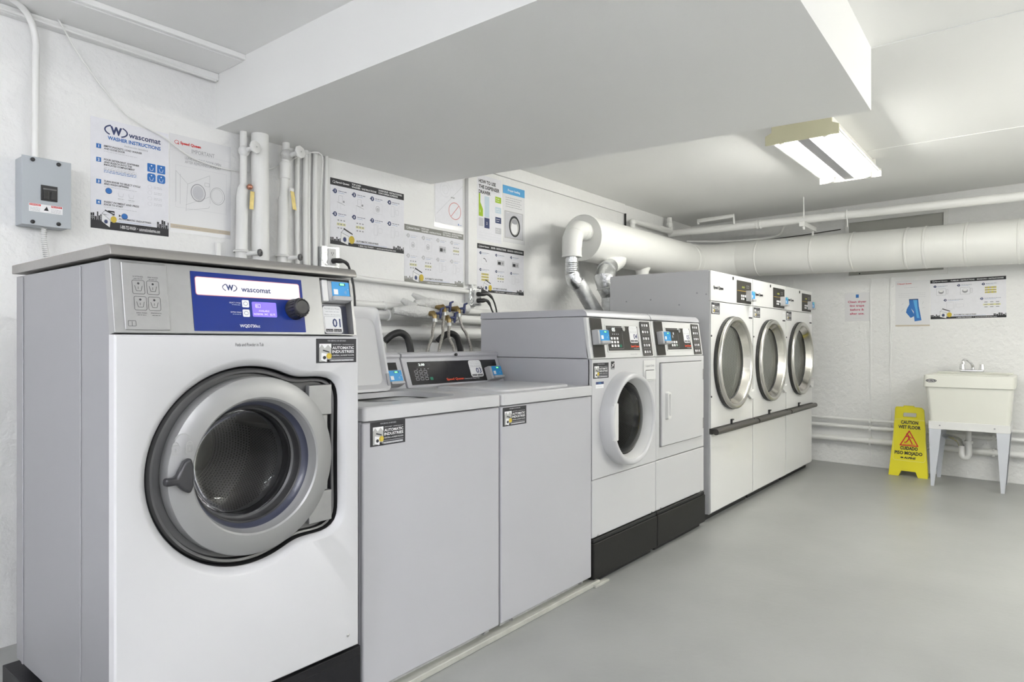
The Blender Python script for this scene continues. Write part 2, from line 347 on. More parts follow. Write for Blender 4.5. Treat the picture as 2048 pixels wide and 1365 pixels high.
def fill_strip(x0, y0, tube, label):  # added out of frame as fill; hung low to brighten ceiling and soffit
    r = thing('fill_strip', label, 'light', (x0+.6, y0, ZC)); z = 1.90
    MB().box(x0, x0+1.2, y0-.035, y0+.035, z, z+.05, 'fixture').build('housing', r, .003)
    for x in (.15, 1.05): MB().cyl((x0+x, y0, z+.05), (x0+x, y0, ZC), .004, 'chrome', 8).build('hanging_rod', r)
    for s_ in (-.062, .062):
        tb = MB().cyl((x0+.02, y0+s_, z+.025), (x0+1.18, y0+s_, z+.025), .0135, tube, 12).build('tube', r)
        for x in (0, 1.17): MB().cyl((x0+x, y0+s_, z+.025), (x0+x+.03, y0+s_, z+.025), .016, 'fixture', 12).build('end_cap', tb)
fill_strip(-1.75, .85, 'fillX', 'added fill light of cool white bare tubes, out of frame left of the breaker box')
fill_strip(-.6, -1.2, 'fillC', 'added fill light of cool white bare tubes, unseen behind the camera')
fill_strip(3.3, -1.45, 'fillR', 'added fill light of neutral bare tubes, unseen behind the camera, right')

# ------------------------------------------------------------------ shared artwork and bits
def sticker(root, F, a0, a1, b0, b1, name='service_sticker'):
    mb = MB(); W = a1-a0; Hh = b1-b0; S = F.sub(a0, b0, .0003)
    mb.obox(S, 0, W, 0, Hh, 0, .0006, 'k'); S = S.sub(0, 0, .0006)
    mb.text(S, 'FOR SERVICE OR REFUNDS', W*.5, Hh*.885, Hh*.06, 'lg', W*.45, 'c')
    mb.rect(S, W*.07, W*.36, Hh*.06, Hh*.79, 'photo'); mb.poly(S, [(W*.07, Hh*.62), (W*.13, Hh*.76), (W*.2, Hh*.6), (W*.28, Hh*.75), (W*.36, Hh*.6), (W*.36, Hh*.79), (W*.07, Hh*.79)], 'w', 2)
    mb.poly(S, [(W*.11, Hh*.12), (W*.24, Hh*.04), (W*.26, Hh*.38), (W*.12, Hh*.42)], 'w', 3); mb.disc(S, W*.19, Hh*.22, Hh*.07, 'k', 4, ra=W*.04)
    mb.poly(S, [(W*.15, Hh*.5), (W*.31, Hh*.42), (W*.31, Hh*.47), (W*.16, Hh*.55)], 'k', 3)
    mb.disc(S, W*.3, Hh*.29, Hh*.12, 'coin', 5, ra=W*.065); mb.annul(S, W*.3, Hh*.29, Hh*.09, Hh*.015, 'facey', 6, ra=W*.05)
    mb.text(S, '1-800-722-WASH  •  automaticindustries.com', W*.39, Hh*.74, Hh*.035, 'w', W*.54)
    mb.text(S, 'AUTOMATIC', W*.385, Hh*.565, Hh*.115, 'w', W*.55, bold=.02); mb.text(S, 'INDUSTRIES', W*.385, Hh*.405, Hh*.115, 'w', W*.55, bold=.02)
    mb.text(S, 'CENTRAL LAUNDRY ROOMS', W*.385, Hh*.275, Hh*.06, 'w', W*.55); mb.rect(S, W*.31, W*.94, Hh*.185, Hh*.2, 'lg')
    mb.rect(S, W*.26, W*.93, Hh*.06, Hh*.14, 'gr'); mb.text(S, 'WE SELL LAUNDRY EQUIPMENT TOO', W*.3, Hh*.075, Hh*.045, 'w', W*.6, ly=3)
    return mb.build(name, root, merge=False)
def reader(root, F, a0, a1, b0, b1, d=.055, num='0', skirt=.22):
    W = a1-a0; Hh = b1-b0; S = F.sub(a0, b0, 0)
    mb = MB(); mb.prism(Fr(S.p(0, 0), S.n*-1, S.v), [(0, 0), (0, Hh), (-d*.8, Hh), (-d, Hh*.9), (-d, Hh*.05), (-d*.9, 0)], 0, W, 'readgrey')
    o = mb.build('card_reader', root, .004)
    T = S.sub(0, 0, d+.0008); f = MB()
    f.obox(T, W*.16, W*.97, Hh*skirt, Hh*.93, -.001, .0005, 'readblue'); T = T.sub(0, 0, .0007)
    f.rect(T, W*.5, W*.78, Hh*.76, Hh*.87, 'k'); f.text(T, num, W*.53, Hh*.775, Hh*.085, 'led', W*.2, bold=.02); f.rect(T, W*.54, W*.7, Hh*.775, Hh*.86, 'led', 1.5)
    f.rect(T, W*.22, W*.42, Hh*.33, Hh*.58, 'w'); f.disc(T, W*.9, Hh*.6, Hh*.02, 'w')
    for k in range(3): f.annul(T, W*.68, Hh*.45, Hh*(.05+.035*k), Hh*.012, 'pale', t0=-.7, t1=.7, ra=W*(.05+.04*k), seg=6)
    f.build('reader_face', o, merge=False)
    MB().obox(S, W*.12, W*.98, Hh*.02, Hh*skirt, d, d+.012, 'readgrey').build('card_slot', o, .004)
    return o
def number_label(root, F, a0, a1, b0, b1, num):
    W = a1-a0; Hh = b1-b0; S = F.sub(a0, b0, .0004); mb = MB()
    mb.poly(S, rr_pts(0, W, 0, Hh, W*.14), 'w', 1)
    mb.text(S, 'Pay with your Phone', W/2, Hh*.88, Hh*.05, 'gr', W*.8, 'c'); mb.greek(S, W*.14, Hh*.78, W*.72, Hh*.035, 'lg'); mb.text(S, 'Machine OR Visit below', W/2, Hh*.66, Hh*.05, 'gr', W*.86, 'c')
    mb.rframe(S, W*.04, W*.96, Hh*.03, Hh*.62, W*.05, W*.012, 'gr', 2)
    mb.text(S, num, W*.46, Hh*.24, Hh*.30, 'nv', W*.44, bold=.02); mb.rect(S, W*.08, W*.46, Hh*.06, Hh*.16, 'k', 2); mb.rect(S, W*.5, W*.92, Hh*.06, Hh*.16, 'k', 2)
    mb.text(S, 'App Store', W*.11, Hh*.085, Hh*.04, 'w', W*.32, ly=3); mb.text(S, 'Google Play', W*.53, Hh*.085, Hh*.04, 'w', W*.36, ly=3)
    return mb.build('number_label', root, merge=False)

# ------------------------------------------------------------------ big front-load washer, left foreground
def big_washer():
    X0, X1, YF, YB, Z0, ZM = .589, 1.247, 1.571, 2.255, .232, 1.137
    b = MB(); b.box(X0-.02, X1+.03, 1.60, 2.29, 0, .210, 'base'); b.box(X0-.018, X1+.028, 1.598, 1.602, .185, .209, 'base')
    tag(b.build('machine_base', None, .012, 3), 'black painted steel base under the big front-load washer', 'base')
    r = thing('front_load_washer', 'big silver and white front-load washer with blue control panel, left foreground', 'washing machine', ((X0+X1)/2, 1.9, .215))
    c = MB(); F = Fr((X0+.004, YF+.028, Z0), (1, 0, 0), (0, 0, 1)); W = X1-X0-.008
    c.obox(F, 0, W, 0, 1.31-Z0-.006, -(YB-YF-.028), 0, 'steelside', drop=(1,)); c.box(X0+.06, X1-.06, 1.66, 2.2, .212, Z0, 'steelside')
    for y in (1.78, 2.20): c.box(X0+.0015, X0+.0045, y-.006, y+.006, Z0, 1.30, 'steelside')
    c.build('cabinet', r, .004)
    # white panel with the door recess: a circle with a hinge bump on its right
    cx, cz, R, xr, hz, N = .912, .806, .254, .272, .217, 128
    def outline(off, n=N):
        rad = []
        for i in range(n):
            t = 2*PI*i/n; cr = R
            if abs(math.sin(t)) < .999 and math.cos(t) > .05:
                q = min(xr/math.cos(t), hz/max(1e-3, abs(math.sin(t)))); cr = max(R, q)
            rad.append(cr)
        for _ in range(2): rad = [(rad[i-2]+2*rad[i-1]+2*rad[i]+2*rad[(i+1) % n]+rad[(i+2) % n])/8 for i in range(n)]
        return [(cx-X0+(rad[i]+off)*math.cos(2*PI*i/n), cz+(rad[i]+off)*math.sin(2*PI*i/n)) for i in range(n)]
    FP = Fr((X0, YF, 0), (1, 0, 0), (0, 0, 1)); Wp = X1-X0
    def torect(p):
        dx, dz = p[0]-(cx-X0), p[1]-cz; ks = []
        if dx > 1e-6: ks.append((Wp-(cx-X0))/dx)
        if dx < -1e-6: ks.append((0-(cx-X0))/dx)
        if dz > 1e-6: ks.append((ZM-cz)/dz)
        if dz < -1e-6: ks.append((Z0-cz)/dz)
        k = min(ks); return (cx-X0+dx*k, cz+dz*k)
    o1 = outline(.020); rc = [torect(p) for p in o1]
    for q in ((0, Z0), (Wp, Z0), (0, ZM), (Wp, ZM)):
        j = min(range(N), key=lambda i: math.hypot(rc[i][0]-q[0], rc[i][1]-q[1])); rc[j] = q
    L = [[FP.p(a, b, -.03) for a, b in rc], [FP.p(a, b, -.004) for a, b in rc],
         [FP.p(a+(.004 if a < .01 else -.004 if a > Wp-.01 else 0), b+(.004 if b < Z0+.01 else -.004 if b > ZM-.01 else 0), 0) for a, b in rc],
         [FP.p(a, b, 0) for a, b in o1], [FP.p(a, b, -.003) for a, b in outline(.014)], [FP.p(a, b, -.012) for a, b in outline(.005)], [FP.p(a, b, -.022) for a, b in outline(-.001)]]
    MB().loft(L, 'white').build('front_panel', r, sharp=30)
    L = [[FP.p(a, b, d) for a, b in outline(k)] for k, d in ((-.0015, -.018), (-.003, -.040), (-.007, -.030), (-.012, -.022), (-.018, -.024), (-.021, -.036), (-.060, -.040))]
    MB().loft(L, ['rubber', 'rubber', 'greymid', 'greymid', 'black', 'greymid']).build('door_surround', r, sharp=30)
    fr = V((.924, YF, cz)); ax = V((0, -1, 0))
    MB().lathe(fr, ax, [(.227, -.034), (.2265, -.002), (.2245, .003), (.2215, .0045), (.205, .0095), (.186, .0125), (.174, .013), (.1695, .010), (.166, -.004)], 'ring', 96).build('door_ring', r, sharp=35)
    MB().lathe(fr, ax, [(.166, -.004), (.162, -.016), (.152, -.034), (.148, -.036), (.144, -.060), (.139, -.064), (.134, -.098)], ['ring', 'gasket', 'black', 'black', 'greymid', 'gloss'], 96).build('door_gasket', r, sharp=50)
    MB().lathe(fr, ax, [(.134, -.097), (.125, -.106), (.10, -.117), (.05, -.124), (.0005, -.125)], 'glass', 64).build('door_glass', r, sharp=80)
    MB().lathe(fr, ax, [(.138, -.13), (.238, -.14), (.24, -.16), (.24, -.45), (.12, -.46), (.0005, -.46)], ['greymid', 'drum', 'drum', 'drum', 'steel'], 64, True).build('drum', r)
    for k in range(3):
        d = MB(); t = .35+k*2*PI/3; e = V((math.cos(t), 0, math.sin(t))); q = V((-math.sin(t), 0, math.cos(t)))
        d.prism(Fr(fr+e*.238+V((0, .13, 0)), q, e*-1), [(-.04, 0), (-.02, .035), (0, .05), (.02, .035), (.04, 0)], -.31, .0, 'steelrim')
        d.build('drum_paddle', r, .006)
    MB().prism(FP.sub(0, 0, .012), [(.093, .812), (.118, .812), (.136, .845), (.152, .853), (.158, .832), (.158, .785), (.150, .768), (.134, .778), (.120, .793), (.093, .793)], 0, .022, 'handle').build('door_handle', r, .007, 3)
    e = MB(); S = FP.sub(0, 0, .0215)
    for a in (.120, .152): e.rframe(S, a-.009, a+.009, .862, .884, .004, .0018, 'silver', 1); e.annul(S, a, .884, .007, .0018, 'silver', 1, t0=0, t1=PI, seg=8); e.rect(S, a-.0015, a+.0015, .868, .876, 'silver')
    e.annul(S, .136, .890, .020, .0022, 'silver', t0=.4, t1=PI-.4, seg=10); e.build('lock_marks', r)
    h = MB()
    h.obox(FP, .500, .575, .915, 1.000, -.035, -.016, 'silver'); h.obox(FP, .500, .575, .615, .700, -.035, -.016, 'silver'); h.obox(FP, .53, .568, .700, .915, -.037, -.026, 'silver')
    h.obox(FP, .575, .580, .62, 1.006, -.037, -.022, 'black'); h.build('door_hinge', r, .003)
    # slanted fascia
    FF = Fr((X0, YF, 1.141), (1, 0, 0), (0, .027, .164)); Wf = X1-X0-.006
    fs = MB(); fs.obox(FF, 0, .540, 0, .166, -.03, 0, 'silver'); fs.obox(FF, .643, Wf, 0, .166, -.03, 0, 'silver'); fs.obox(FF, .540, .643, 0, .003, -.03, 0, 'silver'); fs.obox(FF, .54, .643, .163, .166, -.03, 0, 'silver')
    fs.obox(FF, .540, .643, .003, .163, -.04, -.028, 'steelside'); fs.build('fascia', r, .003)
    dp = MB(); dp.obox(FF, .021, .118, .006, .160, 0, .0035, 'silver'); dp.build('dispenser_lid', r, .003)
    S = FF.sub(0, 0, .0037); e = MB()
    for a, b in ((.054, .104), (.085, .104), (.056, .067), (.086, .067)):
        e.rframe(S, a-.0135, a+.0135, b-.0165, b+.0155, .004, .0009, 'ik'); e.disc(S, a, b+.008, .0025, 'ik')
        for q in (-1, 1): e.line(S, a+q*.008, b+.003, a+q*.005, b-.009, .0009, 'ik')
        e.line(S, a-.005, b-.009, a+.005, b-.009, .0009, 'ik'); e.text(S, 'I' if q else 'II', a-.001, b-.005, .006, 'ik', ly=1)
    for a, s_ in ((.054, 'SOFTENER'), (.086, 'PRE-WASH')): e.text(S, s_, a, .126, .003, 'ik', .022, 'c'); e.greek(S, a-.009, .122, .018, .0015, 'ik')
    for a, s_ in ((.057, 'MAIN WASH'), (.088, 'PREWASH')): e.text(S, s_, a, .043, .003, 'ik', .022, 'c'); e.greek(S, a-.009, .039, .018, .0015, 'ik')
    e.rframe(S, .027, .044, .014, .027, .002, .001, 'ik'); e.line(S, .0355, .015, .0355, .025, .001, 'ik'); e.build('dispenser_icons', r, merge=False)
    cp = MB(); cp.obox(FF, .174, .479, .006, .152, 0, .002, 'royal'); cp = cp.build('control_panel', r, .001)
    S = FF.sub(0, 0, .0022); e = MB()
    e.rrect(S, .183, .470, .0935, .1395, .006, 'pk', .6); e.rrect(S, .1845, .4685, .0950, .1380, .005, 'glow', 1)
    wascomat(e, S, .270, .1165, .033); e.text(S, 'wascomat', .3, .1085, .0135, 'nv', .082, bold=.018)
    for b_ in (.0775, .053): e.rrect(S, .299, .318, b_-.0095, b_+.0095, .003, 'w'); e.annul(S, .3085, b_, .005, .0009, 'nv', 2, ra=.006)
    e.text(S, 'SELECT CYCLE', .295, .077, .0032, 'w', .03, 'r'); e.text(S, 'EXTRA WASH', .295, .053, .0032, 'w', .028, 'r')
    for b_ in (.073, .049): e.greek(S, .272, b_, .022, .0016, 'pale')
    e.text(S, 'WQD730cc', .288, .0165, .0075, 'w', .055, bold=.015); e.build('panel_lettering', cp, merge=False)
    e = MB(); e.rrect(S, .3255, .3945, .0445, .0835, .003, 'lcd', 1.5); e.text(S, '01', .336, .070, .006, 'lcdtx', ly=2.5); e.rframe(S, .335, .349, .0685, .078, .001, .0008, 'lcdtx', 2.5)
    e.text(S, 'AVAILABLE', .343, .058, .0045, 'lcdtx', .03, ly=2.5); e.text(S, 'NORMAL 30C   $2.75', .329, .049, .005, 'lcdtx', .06, ly=2.5); e.build('display', cp, merge=False)
    kp = FF.p(.4495, .068, 0); kn = MB(); kn.lathe(kp, FF.n, [(.0285, .002), (.0285, .006), (.0255, .010), (.0245, .034), (.0215, .040), (.019, .041), (.0175, .039), (.0005, .0385)], 'black', 36)
    for i in range(18):
        t = 2*PI*i/18; q = kp+FF.n*.022+(FF.u*math.cos(t)+FF.v*math.sin(t))*.0248; kn.cyl(q-FF.n*.012, q+FF.n*.012, .0016, 'black', 6)
    kn.build('knob', r)
    br = FF.sub(.563, .096, -.02); rd = reader(r, br, 0, .074, 0, .062, .026, '01', .25); 
    q = MB(); q.obox(FF, .545, .563, .096, .158, -.025, .004, 'plastic'); q.build('reader_bracket', r, .002)
    q = MB(); q.obox(FF, .548, .640, .005, .090, -.027, -.024, 'gasket'); q.build('payment_bay', r)
    number_label(r, FF.sub(0, 0, -.022), .556, .620, .008, .088, '01')
    # lid with rounded front edge
    s = Fr((X0-.006, 0, 0), (0, 1, 0), (0, 0, 1))
    pr = [(YF+.006, 1.311)]+[(YF+.026+.020*math.cos(t), 1.3145+.021*math.sin(t)) for t in [PI-i*PI/2/6 for i in range(7)]]+[(YB+.004, 1.3355), (YB+.004, 1.311)]
    MB().prism(s, pr, 0, X1-X0+.004, 'topgrey').build('lid', r, .002)
    MB().lathe((1.0, 2.0, 1.3355), (0, 0, 1), [(.135, 0), (.13, .010), (.0005, .013)], 'topgrey', 40).build('lid_cover', r)
    e = MB(); e.text(FP, 'Pods and Powder in Tub', .314, 1.110, .0085, 'k', .077, 'c'); e.build('lettering', r)
    sticker(r, FP, .511, .648, 1.062, 1.130)
    q = MB(); q.lathe(FP.p(.617, .273), (0, -1, 0), [(.006, 0), (.005, .003), (.0005, .004)], 'chrome', 16); q.build('screw', r)
def wascomat(e, S, a, b, w, m1='nv'):
    e.text(S, 'W', a, b-w*.19, w*.40, m1, w*.60, 'c', bold=.055)
    e.annul(S, a, b, w*.33, w*.075, m1, ra=w*.60, t0=2.05, t1=4.1, seg=14); e.annul(S, a, b, w*.33, w*.075, m1, ra=w*.60, t0=-1.1, t1=.95, seg=14)
big_washer()

# ------------------------------------------------------------------ top-load washers
def top_washer(X0, lid_open, num, label):
    X1 = X0+.655; YF = 1.61; YB = 2.34; ZT = .922; g = .002
    r = thing('top_load_washer', label, 'washing machine', ((X0+X1)/2, 1.97, .022), 'coin laundry top-load washers')
    b = MB(); b.box(X0+g, X1-g, YF+.012, YB-.03, .06, ZT-.045, 'white2'); b.build('cabinet', r, .004)
    b = MB(); b.box(X0+g+.001, X1-g-.001, YF, YF+.02, .045, ZT-.048, 'white2'); b.build('front_panel', r, .007, 3)
    b = MB(); b.box(X0+.03, X1-.03, YF+.03, YB-.05, .022, .06, 'galv'); b.build('base_frame', r)
    # top with a rounded-square opening
    cx, cy = (X0+X1)/2+.01, 1.875; T = Fr((0, 0, ZT), (1, 0, 0), (0, 1, 0)); n = 5
    o = rr_pts(cx-.215, cx+.215, cy-.165, cy+.165, .07, n); rc = rr_pts(X0+g, X1-g, YF-.006, YB, .012, n)
    rc2 = rr_pts(X0+g+.004, X1-g-.004, YF-.002, YB-.004, .009, n)
    L = [[T.p(a, c, -.043) for a, c in rc], [T.p(a, c, -.004) for a, c in rc], [T.p(a, c, 0) for a, c in rc2], [T.p(a, c, 0) for a, c in o], [T.p(a, c, -.02) for a, c in o]]
    MB().loft(L, 'white', cap0='white').build('worktop', r, sharp=35) if not lid_open else MB().loft(L, 'white').build('worktop', r, sharp=35)
    if lid_open:
        MB().lathe((cx, cy, ZT-.02), (0, 0, -1), [(.25, 0), (.235, .005), (.19, .012), (.185, .03), (.18, .35), (.0005, .36)], ['plastic', 'plastic', 'greymid', 'drum', 'drum'], 48, True).build('drum', r)
        F = Fr((cx-.258, 2.050, ZT+.002), (1, 0, 0), (0, .080, .33)); poly = rr_pts(0, .412, 0, .345, .022, 5)
        lid = MB(); lid.prism(F, poly, -.012, -.004, 'white'); i = rr_pts(.010, .402, .010, .335, .018, 5)
        n_ = len(poly); lid.loft([[F.p(a, c, -.004) for a, c in poly], [F.p(a, c, .012) for a, c in poly], [F.p(a, c, .012) for a, c in i], [F.p(a, c, -.003) for a, c in rr_pts(.022, .39, .03, .30, .03, 5)]], 'white')
        lid = lid.build('lid', r, sharp=30)
        e = MB(); q = F.sub(0, 0, -.002); e.rframe(q, .065, .12, .195, .25, .004, .0015, 'lg'); e.greek(q, .072, .235, .03, .003, 'lg'); e.greek(q, .072, .21, .035, .003, 'lg'); e.build('lid_label', lid)
        MB().cyl(F.p(.414, .235, -.001), F.p(.418, .235, -.001), .008, 'rubber', 12).build('lid_bumper', lid)
        MB().obox(F, .3985, .4125, .02, .07, .001, .0128, 'gr').build('lid_hinge', lid)
    else:
        lid = MB(); lid.loft([[T.p(a, c, 0) for a, c in rr_pts(cx-.245, cx+.245, cy-.205, cy+.20, .05, n)], [T.p(a, c, .007) for a, c in rr_pts(cx-.243, cx+.243, cy-.203, cy+.198, .05, n)], [T.p(a, c, .010) for a, c in rr_pts(cx-.236, cx+.236, cy-.196, cy+.19, .05, n)]], 'white', cap1='white')
        lid.build('lid', r, sharp=35)
    # console
    FC = Fr((X0, 2.1265, ZT+.004), (1, 0, 0), (0, .044, .120)); W = .655
    s = Fr((X0+.002, 0, 0), (0, 1, 0), (0, 0, 1)); z = ZT
    c = MB(); c.prism(s, [(2.120, z), (2.128, z+.008), (2.172, z+.128), (2.166, z+.134), (2.168, z+.146), (2.185, z+.152), (2.30, z+.152), (2.325, z+.14), (2.325, z)], 0, W-.004, 'white2'); c.build('console', r, .004)
    f = MB(); f.obox(FC, .030, .625, .008, .114, -.003, .002, 'facegrad'); f = f.build('console_face', r, .001)
    S = FC.sub(0, 0, .0022); e = MB()
    e.rect(S, .085, .165, .092, .107, 'k'); e.text(S, '2.00', .092, .0945, .010, 'ledw', .036, bold=.02, ly=2)
    for i in range(3):
        for j in range(3): e.rframe(S, .058+i*.028, .078+i*.028, .028+j*.0165, .040+j*.0165, .003, .0014, 'lg')
    for i in range(4): e.rect(S, .075+i*.022, .083+i*.022, .078, .081, 'gr')
    e.rrect(S, .144, .162, .026, .040, .003, 'bgn'); e.text(S, 'Speed Queen', .245, .020, .0105, 'or', .115, bold=.02); e.text(S, 'Commercial Heavy Duty', .366, .020, .0065, 'lg', .105)
    e.build('console_lettering', f, merge=False)
    number_label(r, FC.sub(0, 0, .0022), .418, .508, .028, .112, num)
    reader(r, FC, .525, .612, .004, .072, .036, num)
    MB().cyl((X0+.338, 2.166, z+.140), (X0+.338, 2.158, z+.140), .007, 'rubber', 12).build('plug', r)
    for a in (.08, .575): MB().cyl((X0+a, YF+.008, .036), (X0+a, YF+.02, .036), .006, 'chrome', 10).build('screw', r)
    return r
r = top_washer(1.290, True, '02', 'white top-load washer with its lid standing open, beside the big washer')
FP = Fr((1.29, 1.61, 0), (1, 0, 0), (0, 0, 1)); sticker(r, FP, .031, .174, .798, .873)
r = top_washer(1.949, False, '03', 'white top-load washer numbered 03 with closed lid and dark console')
FP = Fr((1.949, 1.61, 0), (1, 0, 0), (0, 0, 1)); sticker(r, FP, .012, .160, .797, .869)

# ------------------------------------------------------------------ washer 04 and dryer 05 on pedestals
def compact(X0, kind, num, label, cat):
    W = .643; X1 = X0+W; YF = 1.612; YB = 2.291; g = .0015
    p = MB(); p.box(X0+g, X1-g, 1.602, 2.25, .03, .196, 'charcoal'); p.box(X0+.02, X1-.02, 1.63, 2.2, 0, .03, 'conc_dark')
    p.box(X0+.004, X1-.004, 1.606, 1.62, .196, .214, 'conc_dark')
    tag(p.build('pedestal', None, .006), 'dark charcoal steel pedestal under the %s' % ('front-load washer numbered 04' if kind == 'w' else 'dryer beside washer 04'), 'pedestal', 'charcoal machine pedestals')
    nm = 'front_load_washer' if kind == 'w' else 'clothes_dryer'
    r = thing(nm, label, cat, ((X0+X1)/2, 1.95, .214))
    s = Fr((X0+g, 0, 0), (0, 1, 0), (0, 0, 1))
    b = MB(); b.prism(s, [(YF+.015, .214), (YF+.015, 1.043), (YB, 1.043), (YB, .214)], 0, W-2*g, 'white2'); b.build('cabinet', r, .003)
    b = MB(); b.prism(s, [(YF+.018, 1.045), (YF+.048, 1.238), (YB-.002, 1.238), (YB-.002, 1.045)], 0, W-2*g, 'white2'); b.build('console_body', r, .003)
    b = MB(); b.prism(s, [(YF+.004, 1.042), (YF+.032, 1.236), (YF+.05, 1.236), (YF+.03, 1.042)], 0, W-2*g, 'plastic'); b.build('console_front', r, .005, 3)
    b = MB(); b.prism(s, [(YF+.026, 1.239), (YF+.036, 1.262), (YF+.052, 1.273), (YB+.003, 1.273), (YB+.003, 1.239)], 0, W-2*g, 'white2'); b.build('top_panel', r, .005, 3)
    b = MB(); b.box(X0+g, X1-g, YF, YF+.02, .486+.002, 1.040, 'white'); b.build('front_panel', r, .005, 3)
    b = MB(); b.box(X0+g, X1-g, YF, YF+.02, .218, .486-.002, 'white'); b.build('access_panel', r, .005, 3)
    for a in (.05, .59): MB().cyl((X0+a, YF+.002, .226), (X0+a, YF-.004, .226), .005, 'chrome', 10).build('screw', r)
    FC = Fr((X0, YF+.004, 1.045), (1, 0, 0), (0, .028, .194)); S = FC.sub(0, 0, .0035)
    e = MB(); e.poly(S, rr_pts(.022, .125, .004, .190, .004), 'facebrown', 1); e.build('reader_plate', r)
    f = MB(); f.obox(FC, .156, .482, .028, .162, .0, .003, 'plastic'); f.obox(FC, .162, .476, .034, .156, .0, .004, 'facebrown'); f = f.build('console_face', r, .002)
    S = FC.sub(0, 0, .0044); e = MB()
    if kind == 'w':
        e.text(S, '05', .212, .129, .017, 'ledw', .03, bold=.02); nrow = 3
        for i in range(3):
            for j in range(3): e.rrect(S, .192+i*.028, .210+i*.028, .052+j*.018, .064+j*.018, .002, 'w')
        e.rrect(S, .272, .292, .050, .064, .003, 'bgn')
        for i in range(4): e.rect(S, .212+i*.018, .218+i*.018, .112, .118, 'lg')
    else:
        for i in range(3):
            for j in range(2): e.rrect(S, .212+i*.028, .232+i*.028, .052+j*.018, .065+j*.018, .002, 'w')
        e.rrect(S, .268, .290, .052, .065, .003, 'bgn'); e.disc(S, .25, .125, .008, 'lg'); e.rect(S, .2, .212, .1, .112, 'rd'); e.rect(S, .23, .245, .1, .115, 'gr')
    e.rframe(S, .17, .31, .042, .15, .004, .0012, 'gr'); e.text(S, 'Speed Queen', .382, .050, .011, 'or', .088, bold=.02); e.text(S, 'Commercial', .41, .040, .006, 'lg', .055)
    e.build('console_lettering', f, merge=False)
    MB().cyl(FC.p(.315, .142, .003), FC.p(.315, .142, .014), .013, 'chrome', 18).build('key_lock', r)
    number_label(r, FC.sub(0, 0, .0044), .380, .468, .072, .156, num)
    S = FC.sub(0, 0, .0035); e = MB(); e.poly(S, rr_pts(.508, .614, .004, .184, .004), 'facebrown', 1)
    for j in range(5):
        b_ = .010+j*.035; e.rframe(S, .516, .606, b_, b_+.030, .002, .0012, 'gr', 2)
        for q in range(3): e.rect(S, .524+q*.026, .540+q*.026, b_+.008, b_+.021, 'lg' if (j+q) % 3 else 'w', 2)
    if kind == 'w': e.text(S, 'Quantum Gold', .37, .012, .006, 'gr', .07, it=.2)
    e.build('cycle_guide', r, merge=False)
    reader(r, FC, *((.026, .124) if kind == 'w' else (.044, .142)), .062, .132, .038, num)
    FP = Fr((X0, YF, 0), (1, 0, 0), (0, 0, 1))
    if kind == 'w':
        sticker(r, FP, .010, .148, .952, 1.024)
        e = MB(); e.obox(FP, .172, .204, .990, 1.028, .0002, .0008, 'k'); q = FP.sub(0, 0, .001); e.line(q, .176, 1.0, .2, 1.02, .004, 'w'); e.line(q, .18, 1.015, .196, 1.005, .003, 'w'); e.rect(q, .174, .202, .991, .997, 'gr')
        e.build('emblem_sticker', r); e = MB(); e.obox(FP, .032, .103, .906, .936, .0002, .0008, 'w'); e.rect(FP.sub(0, 0, .001), .032, .103, .924, .936, 'nv'); e.text(FP.sub(0, 0, .001), 'USA', .055, .926, .007, 'sky', .025)
        e.greek(FP.sub(0, 0, .001), .036, .914, .05, .003, 'lg'); e.build('rating_sticker', r)
        d = MB(); d.obox(FP, .500, .632, .918, 1.025, 0, .004, 'plastic'); d.obox(FP, .512, .620, .926, .972, .004, .012, 'plastic'); d.obox(FP, .52, .612, .968, .976, .004, .006, 'greymid')
        d.text(FP.sub(0, 0, .0042), 'Liquid Only', .520, .992, .012, 'gr', .095); d.build('detergent_drawer', r, .003)
        c = V((2.90, YF, .748)); ax = V((0, -1, 0))
        MB().lathe(c, ax, [(.226, 0), (.2255, .02), (.223, .055), (.217, .067), (.209, .070), (.200, .067), (.194, .058), (.188, .03), (.177, .012), (.173, .0)], ['white', 'white', 'white', 'white', 'white', 'white', 'plastic', 'plastic', 'rubber'], 72).build('door_ring', r, sharp=60)
        MB().lathe(c, ax, [(.175, .010), (.166, .02), (.140, .033), (.10, .043), (.05, .048), (.0005, .049)], 'glass2', 48).build('door_glass', r, sharp=80)
        MB().lathe(c, ax, [(.173, .0), (.170, -.02), (.16, -.03)], 'gasket', 48).build('door_gasket', r)
        MB().obox(Fr(c, (1, 0, 0), (0, 0, 1)), -.206, -.166, -.088, .088, .052, .069, 'plastic').build('door_handle', r, .006, 3)
        dr = MB().lathe(c, ax, [(.16, -.028), (.20, -.04), (.21, -.06), (.21, -.35), (.0005, -.36)], ['steel', 'drum', 'drum', 'steel'], 48, True).build('drum', r)
        # round openings through front panel and cabinet: cut them in the mesh
        cut_round(r, ('front_panel', 'cabinet'), c, .178)
    else:
        sticker(r, FP, .048, .182, .922, 1.002)
        d = MB(); d.box(X0+.045, X0+.597, YF-.014, YF+.001, .558, 1.006, 'white'); d.build('door', r, .005, 3)
        h = MB(); h.loft([[FP.p(a, b_, .0135) for a, b_ in rr_pts(.083, .130, .700, .850, .008)], [FP.p(a, b_, .030) for a, b_ in rr_pts(.086, .127, .704, .846, .008)], [FP.p(a, b_, .030) for a, b_ in rr_pts(.096, .120, .716, .838, .008)], [FP.p(a, b_, .016) for a, b_ in rr_pts(.099, .118, .722, .832, .008)]], 'plastic', cap1='plastic'); h.build('door_handle', r, sharp=30)
        for z0 in (.60, .895): MB().obox(FP, .603, .612, z0, z0+.065, 0, .010, 'bar').build('hinge', r, .002)
        MB().obox(FP, .041, .601, .553, 1.011, -.001, .0015, 'greymid').build('door_seal', r)
    return r
